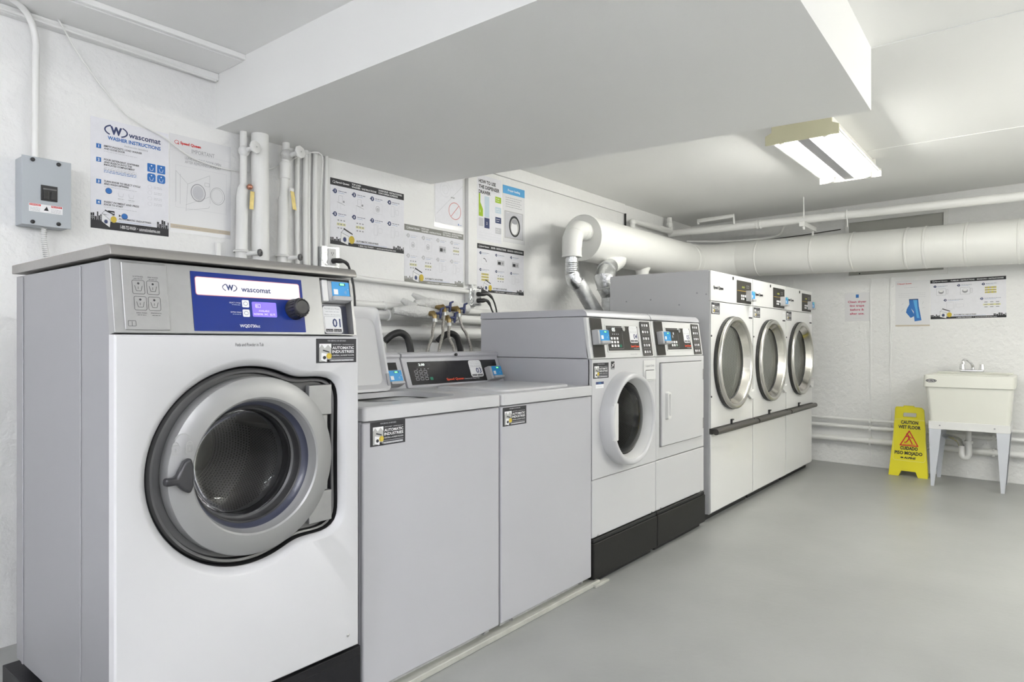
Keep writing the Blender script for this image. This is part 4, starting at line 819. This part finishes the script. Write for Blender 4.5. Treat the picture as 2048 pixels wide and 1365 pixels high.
def steps_poster(name, label, F, box, rot, title, cols, rows, kinds, head='k', hh=.105, nm='nv'):
    e, S, W, Hh = sheet(F, *box, 'paper', rot); e.rect(S, 0, W, Hh*(1-hh), Hh, head); footer(e, S, W, Hh, .055, head, False)
    hy = Hh*(1-hh); e.annul(S, W*.045, hy+Hh*hh*.5, W*.013, W*.003, 'w', 2, ra=W*.016); e.line(S, W*.05, hy+Hh*hh*.42, W*.062, hy+Hh*hh*.3, W*.005, 'w', 2)
    e.text(S, 'Speed Queen', W*.068, hy+Hh*hh*.40, Hh*hh*.24, 'w', W*.17, bold=.03)
    if len(title) == 4:
        for (s_, b_, x, w_) in zip(title, (.56, .18, .56, .18), (.27, .27, .63, .63), (.12, .33, .34, .28)): e.text(S, s_, W*x, hy+Hh*hh*b_, Hh*hh*.26, 'w', W*w_, bold=.02)
    else:
        for (s_, x, w_) in zip(title, (.28, .63), (.32, .34)): e.text(S, s_, W*x, hy+Hh*hh*.33, Hh*hh*.34, 'w', W*w_, bold=.02)
    n = 0
    for j in range(rows):
        nc = cols[j] if isinstance(cols, (list, tuple)) else cols
        for i in range(nc):
            x = W*((i+.12)/nc*.97+.02+(.12 if nc == 2 else 0)); y = Hh*(1-hh-.085-j*(.80-hh)/rows); n += 1; k = W*.022 if nc < 4 else W*.028
            e.disc(S, x+k*.4, y, k*.9, nm, 1, ra=k*.85); e.text(S, str(n), x+k*.4, y-k*.4, k*.85, 'w', al='c', bold=.03); e.poly(S, [(x-k*.9, y-k*.1), (x-k*.3, y+k*.35), (x-k*.3, y-k*.4)], nm)
            e.greek(S, x+k*1.8, y+k*.1, W/nc*.42, k*.32, nm); e.greek(S, x+k*1.8, y-k*.5, W/nc*.3, k*.18, 'bl')
            kd = kinds[n-1]; ax = x+k*1.2; ay = y-Hh*.24/rows*1.9; ww = W/nc*.46; h_ = Hh*.30/rows*1.15
            if kd == 'm': e.rframe(S, ax, ax+ww, ay, ay+h_, .002, .0009, 'lg'); e.annul(S, ax+ww*.45, ay+h_*.45, h_*.28, .002, 'gr', ra=h_*.24); e.disc(S, ax+ww*.45, ay+h_*.42, h_*.16, 'lg')
            elif kd == 'd': e.rframe(S, ax, ax+ww*.85, ay, ay+h_, .004, .0014, 'gr'); e.disc(S, ax+ww*.42, ay+h_*.5, h_*.3, 'gr', ra=h_*.34); e.disc(S, ax+ww*.42, ay+h_*.62, h_*.16, 'w', 2, ra=h_*.26); e.rframe(S, ax+ww*.9, ax+ww*1.05, ay+h_*.15, ay+h_*.85, .003, .0014, 'gr')
            elif kd == 't': e.rframe(S, ax+ww*.2, ax+ww*.62, ay+h_*.35, ay+h_, .002, .0011, 'gr'); e.line(S, ax, ay+h_*.4, ax+ww*.9, ay+h_*.2, .0018, 'gr'); e.line(S, ax+ww*.05, ay+h_*.3, ax+ww*.05, ay-h_*.2, .0008, 'lg'); e.line(S, ax+ww*.4, ay+h_*.2, ax+ww*.4, ay-h_*.2, .0008, 'lg'); e.disc(S, ax+ww*.75, ay+h_*.5, h_*.1, 'gr')
            elif kd in 'gy':
                for q in range(3):
                    if kd == 'y' or q == 1: e.rect(S, ax, ax+ww*.95, ay+h_*(.02+.34*q), ay+h_*(.24+.34*q), 'ylp' if kd == 'g' else 'yl')
                    for p_ in range(3): e.rect(S, ax+ww*(.06+.32*p_), ax+ww*(.24+.32*p_), ay+h_*(.08+.34*q), ay+h_*(.19+.34*q), 'gr', 2)
            elif kd == 'p': e.rframe(S, ax, ax+ww*.4, ay, ay+h_, .002, .0012, 'lg'); e.rframe(S, ax+ww*.55, ax+ww, ay+h_*.25, ay+h_*.7, .003, .0012, 'lg'); e.line(S, ax+ww*.45, ay, ax+ww*.52, ay+h_, .001, 'lg')
            elif kd == 'h': e.annul(S, ax+ww*.3, ay+h_*.2, h_*.55, .005, 'k', t0=.2, t1=1.7, seg=10); e.rframe(S, ax, ax+ww*.8, ay, ay+h_, .002, .001, 'lg')
            elif kd == 'b': e.rect(S, ax, ax+ww, ay+h_*.1, ay+h_*.75, 'lg'); e.rect(S, ax+ww*.1, ax+ww*.5, ay+h_*.2, ay+h_*.55, 'k', 2); e.disc(S, ax+ww*.75, ay+h_*.4, h_*.16, 'gr', 2)
    tag(e.build(name, merge=False), label, 'poster', 'instruction posters')

def poster_wascomat():
    e, S, W, Hh = sheet(FB, 1.029, 1.580, 1.333, 2.028)
    wascomat(e, S, .094, .408, .075); e.text(S, 'wascomat', .142, .394, .022, 'nv', .128, bold=.02); e.text(S, 'WASHER INSTRUCTIONS', .062, .368, .0145, 'bl', .208, bold=.03); e.text(S, 'Instrucción lavadora', .125, .351, .0085, 'gr', .092, it=.25)
    T = [(.325, '1', ['EMPTY POCKETS, LOAD WASHER', 'AND CLOSE DOOR'], 0), (.270, '2', ['POUR DETERGENT, SOFTENER', 'AND BLEACH INTO THE', 'INDICATED COMPARTMENT'], 3), (.182, '3', ['TURN KNOB TO SELECT CYCLE', 'AND WASH OPTIONS.'], 0), (.072+.028, '4', ['INSERT PAYMENT AND PRESS', 'KNOB TO START'], 0)]
    T[3] = (.098, '4', T[3][2], 0)
    for y, n, ls, ex in T:
        x = .020; e.rect(S, x, x+.018, y, y+.018, 'bl'); e.text(S, n, x+.009, y+.004, .010, 'w', al='c', bold=.04)
        for i, l in enumerate(ls): e.text(S, l, .048, y+.010-i*.0105, .0072, 'k', len(l)*.0056, bold=.02, it=.15)
        yy = y+.010-len(ls)*.0105; e.greek(S, .048, yy+.002, .125, .003, 'lg')
        for k in range(ex): e.greek(S, .048, yy-.005-.006*k, .125, .0034, 'bl' if k else 'gr')
    for i in range(2):
        for j in range(2):
            a, b = .2155+i*.040, .268-j*.042; e.rrect(S, a, a+.034, b, b+.036, .003 if j == 0 else .009, 'bl'); e.disc(S, a+.017, b+.027, .0028, 'w', 2)
            e.line(S, a+.009, b+.019, a+.012, b+.007, .0015, 'w', 2); e.line(S, a+.025, b+.019, a+.022, b+.007, .0015, 'w', 2); e.line(S, a+.012, b+.007, a+.022, b+.007, .0015, 'w', 2)
    for k in range(4): e.annul(S, .226, .203-k*.024, .0085, .0008, 'lg'); e.greek(S, .242, .205-k*.024, .034, .003, 'lg'); e.greek(S, .242, .199-k*.024, .034, .003, 'lg')
    e.disc(S, .066, .158, .0125, 'nv', 1); e.disc(S, .066, .158, .011, 'bl', 2)
    for x in (.112, .152): e.poly(S, [(x-.011, .157), (x-.008, .141), (x+.008, .141), (x+.011, .157)], 'lg'); e.poly(S, [(x-.010, .158), (x-.007, .1425), (x+.007, .1425), (x+.010, .158)], 'paper', 2); e.greek(S, x-.012, .131, .024, .003, 'gr'); e.greek(S, x-.010, .125, .02, .0018, 'lg')
    e.rframe(S, .062, .088, .060, .078, .003, .002, 'k'); e.rect(S, .062, .088, .072, .076, 'k'); e.greek(S, .046, .058, .018, .004, 'gr'); e.disc(S, .126, .062, .0125, 'nv', 1); e.disc(S, .126, .062, .011, 'bl', 2); e.poly(S, [(.104, .068), (.104, .057), (.113, .062)], 'k')
    footer(e, S, W, Hh, .075); tag(e.build('poster', merge=False), 'washer instruction poster with blue numbered steps, right of the breaker box', 'poster', 'instruction posters')
poster_wascomat()
def poster_important():
    e, S, W, Hh = sheet(FB, 1.338, 1.604, 1.617, 2.036, 'lam')
    e.annul(S, .030, .398, .0085, .002, 'rd', ra=.010); e.line(S, .032, .396, .040, .389, .0028, 'rd'); e.text(S, 'Speed Queen', .045, .393, .0115, 'rd', .092, bold=.04)
    e.text(S, 'IMPORTANT', .148, .363, .018, 'gr', .105, 'c'); e.text(S, 'LEAVE LOADING DOOR OPEN', .148, .330, .0125, 'gr', .165, 'c'); e.text(S, 'AFTER REMOVING LAUNDRY', .148, .313, .0125, 'gr', .165, 'c')
    e.line(S, .0, .360, W, .360, .0006, 'lg'); e.rframe(S, .024, .258, .112, .298, .001, .0008, 'lg')
    g = 'gr'
    for q in ((.026, .272, .078, .222), (.026, .272, .026, .135), (.045, .262, .045, .128), (.078, .222, .178, .278), (.078, .222, .070, .10), (.178, .278, .180, .150), (.070, .128, .180, .182), (.070, .105, .172, .128), (.178, .138, .172, .128)): e.line(S, *q, .0009, g)
    e.annul(S, .125, .190, .040, .004, g, ra=.034, seg=30); e.annul(S, .125, .190, .032, .0009, g, ra=.026); e.disc(S, .125, .190, .030, 'lg', .6, ra=.024)
    e.annul(S, .215, .190, .040, .0018, g, ra=.034, seg=30); e.annul(S, .213, .190, .033, .0008, g, ra=.027); e.rframe(S, .155, .176, .225, .242, .001, .001, g)
    e.rect(S, .003, W-.003, .018, .036, 'tan'); e.greek(S, .015, .026, .12, .003, 'gr'); e.greek(S, .22, .026, .02, .003, 'gr')
    tag(e.build('notice', merge=False), 'laminated notice headed IMPORTANT with a line drawing of an open washer', 'notice')
poster_important()
steps_poster('poster', 'large dark-headed top-load washer instruction poster with eight steps', FB, (2.174, 1.648, 2.699, 2.004), 0, ('TOP LOAD', 'WASHER • INSTRUCTIONS', 'LAVADORAS • INSTRUCCIONES', 'CON CARGA SUPERIOR'), 4, 2, 'ttmpggpp')
steps_poster('poster', 'grey-headed front-load washer instruction poster hanging lower beside the conduit', FB, (2.703, 1.480, 3.221, 1.829), 0, ('FRONT LOAD', 'WASHER • INSTRUCTIONS', 'LAVADORAS • INSTRUCCIONES', 'DE CARGA FRONTAL'), 4, 2, 'mmbgggpp', 'faded', nm='lg')
def poster_dont():
    e, S, W, Hh = sheet(FB, 2.952, 1.845, 3.228, 2.26, 'lam'); g = 'lg'
    e.rect(S, .245, .265, .385, .395, 'rd'); e.rrect(S, .008, .262, .03, .36, .006, 'paper', .5); e.rframe(S, .008, .262, .03, .36, .006, .001, g)
    e.text(S, 'DO', .040, .325, .010, 'k', bold=.03); e.line(S, .063, .332, .072, .318, .008, 'dgn'); e.line(S, .070, .318, .094, .350, .008, 'dgn')
    e.line(S, .02, .085, .262, .30, .001, 'gr'); e.annul(S, .10, .25, .048, .001, g); e.annul(S, .10, .25, .028, .001, g); e.text(S, 'DO NOT', .150, .205, .007, 'k', .036, bold=.03)
    e.annul(S, .188, .125, .056, .0045, 'pk', ra=.058, seg=32); e.line(S, .150, .085, .226, .165, .0045, 'pk'); e.annul(S, .2, .12, .012, .001, g); e.disc(S, .222, .042, .007, 'bl', ra=.004); e.greek(S, .23, .038, .02, .004, 'bl')
    tag(e.build('notice', merge=False), 'white do and do not notice with green tick and red crossed circle', 'notice')
poster_dont()
def poster_drawer():
    e, S, W, Hh = sheet(FB, 3.355, 1.812, 3.615, 2.258, 'paper')
    for i, s_ in enumerate(('HOW TO USE', 'THE DISPENSER', 'DRAWER')): e.text(S, s_, .018, .392-i*.036, .023, 'k', (.178, .218, .122)[i], bold=.03)
    e.poly(S, [(.018, .165), (.062, .165), (.062, .215), (.044, .245), (.034, .258), (.034, .318), (.018, .318)], 'gn'); e.rect(S, .078, .128, .165, .308, 'pale'); e.rect(S, .020, .066, .098, .154, 'lg'); e.rect(S, .076, .130, .090, .160, 'nv')
    e.text(S, '1', .032, .19, .018, 'w', al='c'); e.text(S, '2', .102, .115, .018, 'w', al='c')
    for y, c in ((.282, 'gn'), (.210, 'pale'), (.140, 'nv'), (.066, 'lg')): e.rect(S, .192, .256, y, y+.042, c); e.greek(S, .20, y+.026, .04, .006, 'w'); e.greek(S, .20, y+.012, .035, .005, 'w')
    for k in range(3): e.line(S, .018, .055-k*.018, .25, .055-k*.018, .0008, 'lg')
    tag(e.build('poster', merge=False), 'poster reading HOW TO USE THE DISPENSER DRAWER with green and navy blocks', 'poster')
    e, S, W, Hh = sheet(FB, 3.632, 1.833, 3.884, 2.236, 'lam', .01); e.rect(S, 0, W, .345, .403, 'sky'); e.text(S, 'Proper loading', W/2, .366, .016, 'w', .14, 'c', bold=.02)
    for k in range(5): e.greek(S, .03, .318-k*.016, .185-(k % 2)*.02, .006, 'gr')
    e.rect(S, .015, .232, .03, .225, 'photo'); e.rect(S, .022, .225, .035, .22, 'lg', 2); e.disc(S, .130, .122, .076, 'k', 3, ra=.064, seg=32); e.disc(S, .130, .120, .062, 'photo', 4, ra=.050, seg=32); e.disc(S, .126, .108, .045, 'w', 5, ra=.038); e.disc(S, .13, .155, .018, 'gr', 6, ra=.035)
    e.greek(S, .04, .212, .03, .004, 'w', 3); e.greek(S, .17, .212, .04, .004, 'w', 3)
    tag(e.build('poster', merge=False), 'loading poster with sky-blue heading and photo of a round washer door', 'poster')
poster_drawer()
steps_poster('poster', 'dark-headed dryer instruction poster with six steps below the dispenser drawer poster', FB, (3.357, 1.462, 3.872, 1.790), 0, ('DRYER • INSTRUCTIONS', 'SECADORA • INSTRUCCIONES'), 3, 2, 'hbbygp')
steps_poster('poster', 'wide tumbler instruction poster on the far wall above the sink', FW, (fa(.747), 1.318, fa(.226), 1.650), .008, ('TUMBLER • INSTRUCTIONS', 'SECADORA • INSTRUCCIONES'), (3, 2), 2, 'ddypg', hh=.085)
def far_notices():
    e, S, W, Hh = sheet(FW, fa(1.012), 1.259, fa(.752), 1.655, 'lam')
    e.annul(S, .020, .372, .006, .0015, 'rd'); e.text(S, 'Speed Queen', .030, .368, .008, 'rd', .095, bold=.03); e.greek(S, .07, .335, .10, .005, 'lg')
    for k in range(3): e.greek(S, .025, .285-k*.016, .205, .004, 'lg')
    e.poly(S, [(.105, .235), (.175, .235), (.180, .170), (.200, .05), (.148, .042), (.140, .13), (.120, .155), (.150, .09), (.118, .072), (.082, .120), (.088, .15), (.108, .19)], 'bl'); e.poly(S, [(.135, .232), (.165, .232), (.17, .15), (.185, .07), (.165, .07), (.155, .14)], 'sky', 2); e.rect(S, .105, .175, .228, .236, 'nv', 3)
    for q in ((.045, .13, .070, .155), (.05, .19, .062, .2), (.205, .19, .215, .21), (.205, .155, .225, .16)): e.line(S, *q, .0015, 'gr')
    e.rect(S, 0, W, 0, .012, 'tan')
    tag(e.build('notice', merge=False), 'white notice with a picture of blue jeans on the far wall', 'notice')
    e, S, W, Hh = sheet(FW, fa(1.428), 1.311, fa(1.218), 1.572, 'lam')
    e.rect(S, .095, .120, .215, .245, 'bl')
    for i, (s_, w_) in enumerate((('Clean dryer', .155), ('lint traps', .12), ('before &', .115), ('after use.', .122))): e.text(S, s_, W/2, .170-i*.036, .019, 'mag', w_, 'c', bold=.02)
    e.greek(S, .07, .028, .07, .003, 'lg'); tag(e.build('notice', merge=False), 'small laminated notice reading Clean dryer lint traps before & after use', 'notice')
far_notices()

# ------------------------------------------------------------------ breaker box, conduits, cables, outlets
r = thing('breaker_box', 'grey steel breaker box with a black switch high on the left wall', 'electrical box', (.855, 2.9, 1.55))
MB().box(.779, .93, 2.895, YW, 1.552, 1.800, 'box').build('enclosure', r, .003)
MB().box(.776, .933, 2.891, 2.897, 1.550, 1.802, 'box').build('cover', r, .002)
FBX = Fr((.779, 2.891, 1.552), (1, 0, 0), (0, 0, 1))
k = MB(); k.obox(FBX, .055, .108, .093, .150, 0, .004, 'black'); k.obox(FBX, .062, .078, .098, .128, .004, .009, 'black'); k.obox(FBX, .086, .102, .098, .128, .004, .009, 'black'); k.obox(FBX, .060, .104, .133, .139, .004, .007, 'greymid'); k.build('breaker_switch', r, .001)
for a, b in ((.030, .238), (.112, .236), (.030, .010), (.112, .012)): MB().lathe(FBX.p(a, b), (0, -1, 0), [(.0075, 0), (.007, .004), (.0005, .006)], 'black', 14).build('screw', r)
e = MB(); S = FBX.sub(0, 0, .0003); e.rect(S, .018, .125, .048, .078, 'w'); e.rect(S, .020, .055, .070, .077, 'rd', 2); e.rect(S, .088, .123, .070, .077, 'rd', 2); e.disc(S, .072, .064, .010, 'w', 2); e.poly(S, [(.064, .056), (.08, .056), (.074, .072)], 'k', 3); e.text(S, 'DANGER', .022, .0715, .004, 'w', .03, ly=3); e.text(S, 'PELIGRO', .09, .0715, .004, 'w', .03, ly=3)
for kx in (.021, .088): [e.greek(S, kx, .052+.005*j, .032, .002, 'gr') for j in range(3)]
e.build('warning_label', r, merge=False)
tag(MB().tube([(.832, 2.945, 1.80), (.834, 2.945, 2.16), (.834, 2.942, 2.24), (.815, 2.93, 2.31), (.77, 2.90, 2.345), (.68, 2.86, 2.36)], .012, 'pipe', 12, smooth=5).build('conduit'), 'white painted conduit curving up from the breaker box to the ceiling', 'conduit')
pts = [(.857, 2.935, 1.552), (.858, 2.935, 1.50), (.868, 2.935, 1.44), (.875, 2.935, 1.30), (.88, 2.935, 1.0)]
q = MB(); q.tube(pts, .0085, 'pipe', 10, smooth=4)
for i in range(34):
    z = 1.548-i*.0075; x = .857+(.0 if z > 1.5 else (1.5-z)*.13); q.lathe((x, 2.935, z), (0, 0, 1), [(.008, -.002), (.0108, 0), (.008, .002)], 'galv', 10)
tag(q.build('flexible_conduit'), 'ribbed flexible metal conduit dropping from the breaker box', 'conduit')
tag(MB().tube([(.90, 2.92, 2.345), (.915, 2.93, 2.33), (1.0, 2.965, 2.23), (1.13, 2.965, 2.085), (1.22, 2.965, 2.035), (1.309, 2.965, 2.005), (1.42, 2.962, 1.945), (1.555, 2.962, 1.926), (1.70, 2.965, 1.935), (1.80, 2.967, 1.965), (1.90, 2.967, 2.02), (1.94, 2.94, 2.05), (1.97, 2.93, 2.07), (2.09, 2.935, 2.095), (2.103, 2.962, 1.9), (2.103, 2.962, 1.5)], .0035, 'pipe', 8, smooth=4).build('wire'), 'thin white wire drooping across the washer instruction poster', 'wire')
for i, (z, lab) in enumerate(((2.336, 'white cable bundle along the top of the wall by the ceiling'),)):
    q = MB(); q.tube([(-1.9, 2.955, z), (.6, 2.952, z+.002), (1.2, 2.950, z-.006), (1.53, 2.955, z-.012)], .008, 'pipe', 8); q.tube([(-1.9, 2.94, z-.012), (.6, 2.938, z-.008), (1.2, 2.94, z-.016), (1.53, 2.95, z-.022)], .006, 'pipe', 8); tag(q.build('cable_bundle'), lab, 'cable')
def gate_valve(r, p, d, wheel='pipe', R=.031):
    p = V(p); d = V(d).normalized(); MB().tube([p, p+d*.055], [.012, .009], 'pipe', 12).build('valve_stem', r)
    w_ = MB(); w_.lathe(p+d*.055, d, [(.004, 0), (R*.7, .0), (R, .003), (R, .012), (R*.6, .015), (.004, .016)], wheel, 8); w_.build('valve_wheel', r, .002)
def riser(x, y, zt, label, pts, R, zs, tagdx, cop):
    r = thing('water_pipe', label, 'pipe', (x, y, zs), 'vertical pipes under the soffit')
    MB().tube(pts, R, 'pipe', 18).build('pipe', r); return r
r = riser(1.65, 2.925, 2.1, 'narrow white vertical pipe with round valve and brass tag, leftmost under the soffit', [(1.650, 2.925, 2.106), (1.650, 2.925, 1.86), (1.648, 2.925, 1.84), (1.644, 2.925, 1.80), (1.640, 2.925, 1.54), (1.640, 2.925, 1.40)], [.016, .016, .024, .027, .027, .027], 1.2, 0, 1)
MB().sph((1.650, 2.920, 2.015), .026, 'pipe').build('valve_body', r); gate_valve(r, (1.655, 2.91, 2.018), (.18, -1, .1))
MB().sph((1.662, 2.890, 1.845), .014, 'copper', 12).build('drain_cock', r)
t = MB(); t.obox(Fr((1.656, 2.885, 1.74), (1, 0, 0), (.06, 0, 1)), 0, .021, 0, .085, 0, .002, 'tag'); t.build('brass_tag', r, .001)
MB().lathe((1.640, 2.925, 1.54), (0, 0, 1), [(.036, 0), (.038, .006), (.028, .012)], 'pipe', 16).build('flange', r); gate_valve(r, (1.66, 2.905, 1.535), (.55, -1, .05), 'greymid', .018)
q = thing('drain_pipe', 'widest plain white vertical pipe between the two valved pipes', 'pipe', (1.735, 2.91, 1.0)); MB().tube([(1.722, 2.905, 2.106), (1.724, 2.905, 1.6), (1.726, 2.905, 1.40)], .040, 'pipe', 24).build('pipe', q)
r = riser(1.86, 2.925, 2.1, 'white vertical pipe with round valve and dangling tag, right of the widest pipe', [(1.874, 2.925, 2.106), (1.872, 2.925, 2.01), (1.870, 2.925, 2.005), (1.868, 2.925, 1.93), (1.866, 2.925, 1.925), (1.862, 2.925, 1.84), (1.860, 2.925, 1.83), (1.852, 2.925, 1.40)], [.018, .019, .026, .026, .020, .022, .026, .026], 1.2, 0, 0)
MB().sph((1.874, 2.920, 2.045), .030, 'lag').build('valve_body', r); gate_valve(r, (1.885, 2.90, 2.045), (.18, -1, .1), 'pipe', .032)
MB().sph((1.885, 2.895, 1.87), .013, 'pipe', 12).build('drain_cock', r)
t = MB(); t.obox(Fr((1.885, 2.885, 1.775), (1, 0, -.15), (-.15, 0, 1)), 0, .022, 0, .09, 0, .002, 'tag'); t.build('brass_tag', r, .001)
MB().lathe((1.853, 2.925, 1.54), (0, 0, 1), [(.036, 0), (.038, .006), (.028, .012)], 'pipe', 16).build('flange', r); gate_valve(r, (1.875, 2.905, 1.535), (.55, -1, .05), 'greymid', .018)
for x, rad, lab in ((1.965, .012, 'thin white conduit just right of the second valved pipe'), (2.012, .014, 'white conduit, second of the close row beside the outlet'), (2.035, .009, 'thinnest white conduit in the close row beside the outlet'), (2.07, .014, 'flat white conduit at the right of the close row'), (2.142, .010, 'thin white conduit dropping to the outlet box left of the big poster')):
    tag(MB().tube([(x, YW-rad-.004, 2.108), (x-.004, YW-rad-.004, 1.8), (x, YW-rad-.004, 1.63 if x > 2.1 else 1.42)], rad, 'pipe', 10).build('conduit'), lab, 'conduit', 'conduits beside the outlet')
def outlet(x, z, label, plugs):
    r = thing('wall_outlet', label, 'outlet', (x, YW, z)); MB().box(x-.055, x+.055, YW-.05, YW, z-.055, z+.055, 'galv').build('back_box', r, .008); MB().box(x-.056, x+.056, YW-.054, YW-.05, z-.056, z+.056, 'foil').build('cover_plate', r, .006)
    MB().box(x-.018, x+.030, YW-.060, YW-.052, z-.045, z+.045, 'plastic').build('receptacle', r, .003)
    S = Fr((x, YW-.0605, z), (1, 0, 0), (0, 0, 1)); e = MB()
    for zz in (.02, -.02): e.rect(S, -.002, .001, zz-.004, zz+.006, 'k'); e.rect(S, .010, .013, zz-.004, zz+.006, 'k'); e.disc(S, .005, zz-.009, .0025, 'k')
    e.build('slots', r)
    return r
outlet(2.140, 1.568, 'metal outlet box with one black plug just below the large dark-headed poster', 1)
q = MB(); q.tube([(2.150, 2.92, 1.548), (2.157, 2.888, 1.548), (2.20, 2.880, 1.542), (2.225, 2.875, 1.50), (2.235, 2.85, 1.36), (2.24, 2.84, 1.0)], [.014, .013, .009, .006, .006, .006], 'rubber', 12, smooth=3); tag(q.build('power_cord'), 'black plug and cord in the outlet above the open washer lid', 'cord')
r = outlet(3.285, 1.418, 'outlet box with two black plugs beside the dryer instruction poster', 2)
MB().tube([(3.285, 2.955, 1.47), (3.275, 2.965, 1.55), (3.285, 2.965, 1.80), (3.288, 2.965, 2.29)], .010, 'pipe', 10).build('conduit', r)
for i, (z, dx) in enumerate(((1.438, .03), (1.395, 0))):
    q = MB(); q.tube([(3.295, 2.92, z), (3.305, 2.888, z), (3.345+dx*.5, 2.875, z-.002), (3.37+dx, 2.86, z-.06), (3.375+dx, 2.84, 1.25), (3.375+dx, 2.84, .9)], [.015, .014, .010, .0055, .0055, .0055], 'rubber', 12, smooth=3)
    tag(q.build('power_cord'), ('upper' if i == 0 else 'lower')+' of two black plug cords hanging behind washer 04', 'cord', 'cords behind washer 04')

# ------------------------------------------------------------------ pipes and hoses behind the top-load washers
for z0, z1, y, rad, lab in ((1.462, 1.462, 2.945, .014, 'white horizontal conduit under the posters on the back wall'),):
    q = MB(); q.tube([(2.15, y, 1.478), (3.24, y, 1.452)], rad, 'pipe', 12); tag(q.build('conduit'), lab, 'conduit')
for a, b, y, rad, m_, lab in (((1.2, 1.338), (3.9, 1.318), 2.93, .020, 'pipe', 'upper white water pipe behind the top-load washers'), ((1.2, 1.285), (3.9, 1.260), 2.90, .026, 'pipe', 'middle white water pipe behind the top-load washers'), ((1.2, 1.178), (3.9, 1.168), 2.90, .040, 'pipe', 'thick low white drain pipe behind the top-load washers')):
    q = MB(); q.tube([(a[0], y, a[1]), (b[0], y, b[1])], rad, m_, 18)
    if rad < .03:
        for x in (2.5, 3.5): q.lathe((x, y, a[1]-(x-1.2)*.0085), (1, 0, 0), [(rad, 0), (rad+.006, .004), (rad+.006, .016), (rad, .02)], 'pipe', 18)
    tag(q.build('water_pipe'), lab, 'pipe', 'horizontal pipes behind the top-load washers')
q = MB(); q.tube([(2.62, 2.80, 1.345), (2.72, 2.78, 1.345), (3.02, 2.76, 1.325)], [.016, .034, .030], 'lag', 16); q.tube([(2.66, 2.86, 1.40), (2.70, 2.79, 1.35)], [.012, .030], 'lag', 12); tag(q.build('pipe_manifold'), 'lumpy painted insulated pipe stub, upper of two feeding the hose valves', 'pipe', 'lagged hose manifolds')
q = MB(); q.tube([(2.46, 2.80, 1.295), (2.56, 2.76, 1.295), (2.90, 2.74, 1.272)], [.018, .036, .028], 'lag', 16); q.tube([(2.56, 2.84, 1.36), (2.60, 2.77, 1.31)], [.014, .030], 'lag', 12); tag(q.build('pipe_manifold'), 'lumpy painted insulated pipe stub, lower of two feeding the hose valves', 'pipe', 'lagged hose manifolds')
VH = (((2.668, 2.70, 1.283), (2.54, 2.62, 1.05), 'left end of the lower pipe stub', 0), ((2.745, 2.70, 1.322), (2.63, 2.62, 1.05), 'left end of the upper pipe stub', 0), ((2.785, 2.70, 1.262), (2.76, 2.62, 1.05), 'right end of the lower pipe stub', .03), ((2.865, 2.70, 1.318), (2.925, 2.64, 1.05), 'right end of the upper pipe stub', 0))
for (p, e_, lab, bow) in VH:
    p = V(p); e_ = V(e_)
    r = thing('hose_valve', 'brass hose valve with navy lever at the '+lab, 'valve', tuple(p), 'brass hose valves')
    MB().tube([p+V((0, .05, 0)), p+V((0, 0, 0)), p+V((0, -.012, -.012)), p+V((0, -.014, -.035))], [.014, .016, .014, .012], 'brass', 14).build('body', r)
    MB().cyl(p+V((0, -.014, -.048)), p+V((0, -.014, -.028)), .015, 'galv', 8).build('hose_nut', r)
    l = MB(); l.cyl(p+V((.012, -.012, .0)), p+V((.040, -.022, .004)), .007, 'lever', 10); l.tube([p+V((.036, -.02, -.028)), p+V((.038, -.022, .0)), p+V((.042, -.022, .026)), p+V((.060, -.026, .034))], [.006, .009, .007, .005], 'lever', 10); l.disc(Fr(p+V((.040, -.024, .002)), (1, 0, 0), (0, 0, 1)), 0, 0, .007, 'w'); l.build('lever', r)
    s_ = p+V((0, -.014, -.036)); mid = (s_+e_)/2+V((-bow, -.01, .0))
    tag(MB().tube([s_, s_*.72+e_*.28+V((-bow*.6, 0, -.01)), mid, e_, e_+V((-.02, 0, -.25))], .0085, 'braid', 12, smooth=4).build('supply_hose'), 'braided steel supply hose from the valve at the '+lab, 'hose', 'braided supply hoses')
for x, lab in ((2.40, 'black curved drain hose hooked over, behind the open lid side'), (2.80, 'black curved drain hose hooked over, behind the console of washer 03')):
    q = MB(); q.tube([(x-.035, 2.76, 1.125), (x, 2.745, 1.158), (x+.045, 2.73, 1.172), (x+.085, 2.72, 1.150), (x+.098, 2.71, 1.10), (x+.098, 2.70, 1.04), (x+.098, 2.70, .90)], .019, 'rubber', 16, smooth=4); tag(q.build('drain_hose'), lab, 'hose', 'black drain hoses')
    q = MB(); q.tube([(x-.05, 2.78, 0), (x-.05, 2.78, 1.118)], .033, 'pipe', 18); tag(q.build('standpipe'), 'white standpipe receiving the %s drain hose' % ('left' if x < 2.5 else 'right'), 'pipe', 'white standpipes')
tag(MB().box(1.655, 1.675, YW-.02, YW, 1.0, 1.58, 'pipe').build('cable_channel', None, .002), 'short white cable channel on the wall behind the big washer', 'conduit')
bpy.data.objects['cable_channel'].location.x = -.115
# a strip of loose trim on the floor at the foot of washer 03
tag(MB().box(2.60, 2.72, 1.585, 1.612, 0, .012, 'concrete').build('floor_strip', None, .003), 'short pale strip on the floor at the corner of washer 03', 'strip')
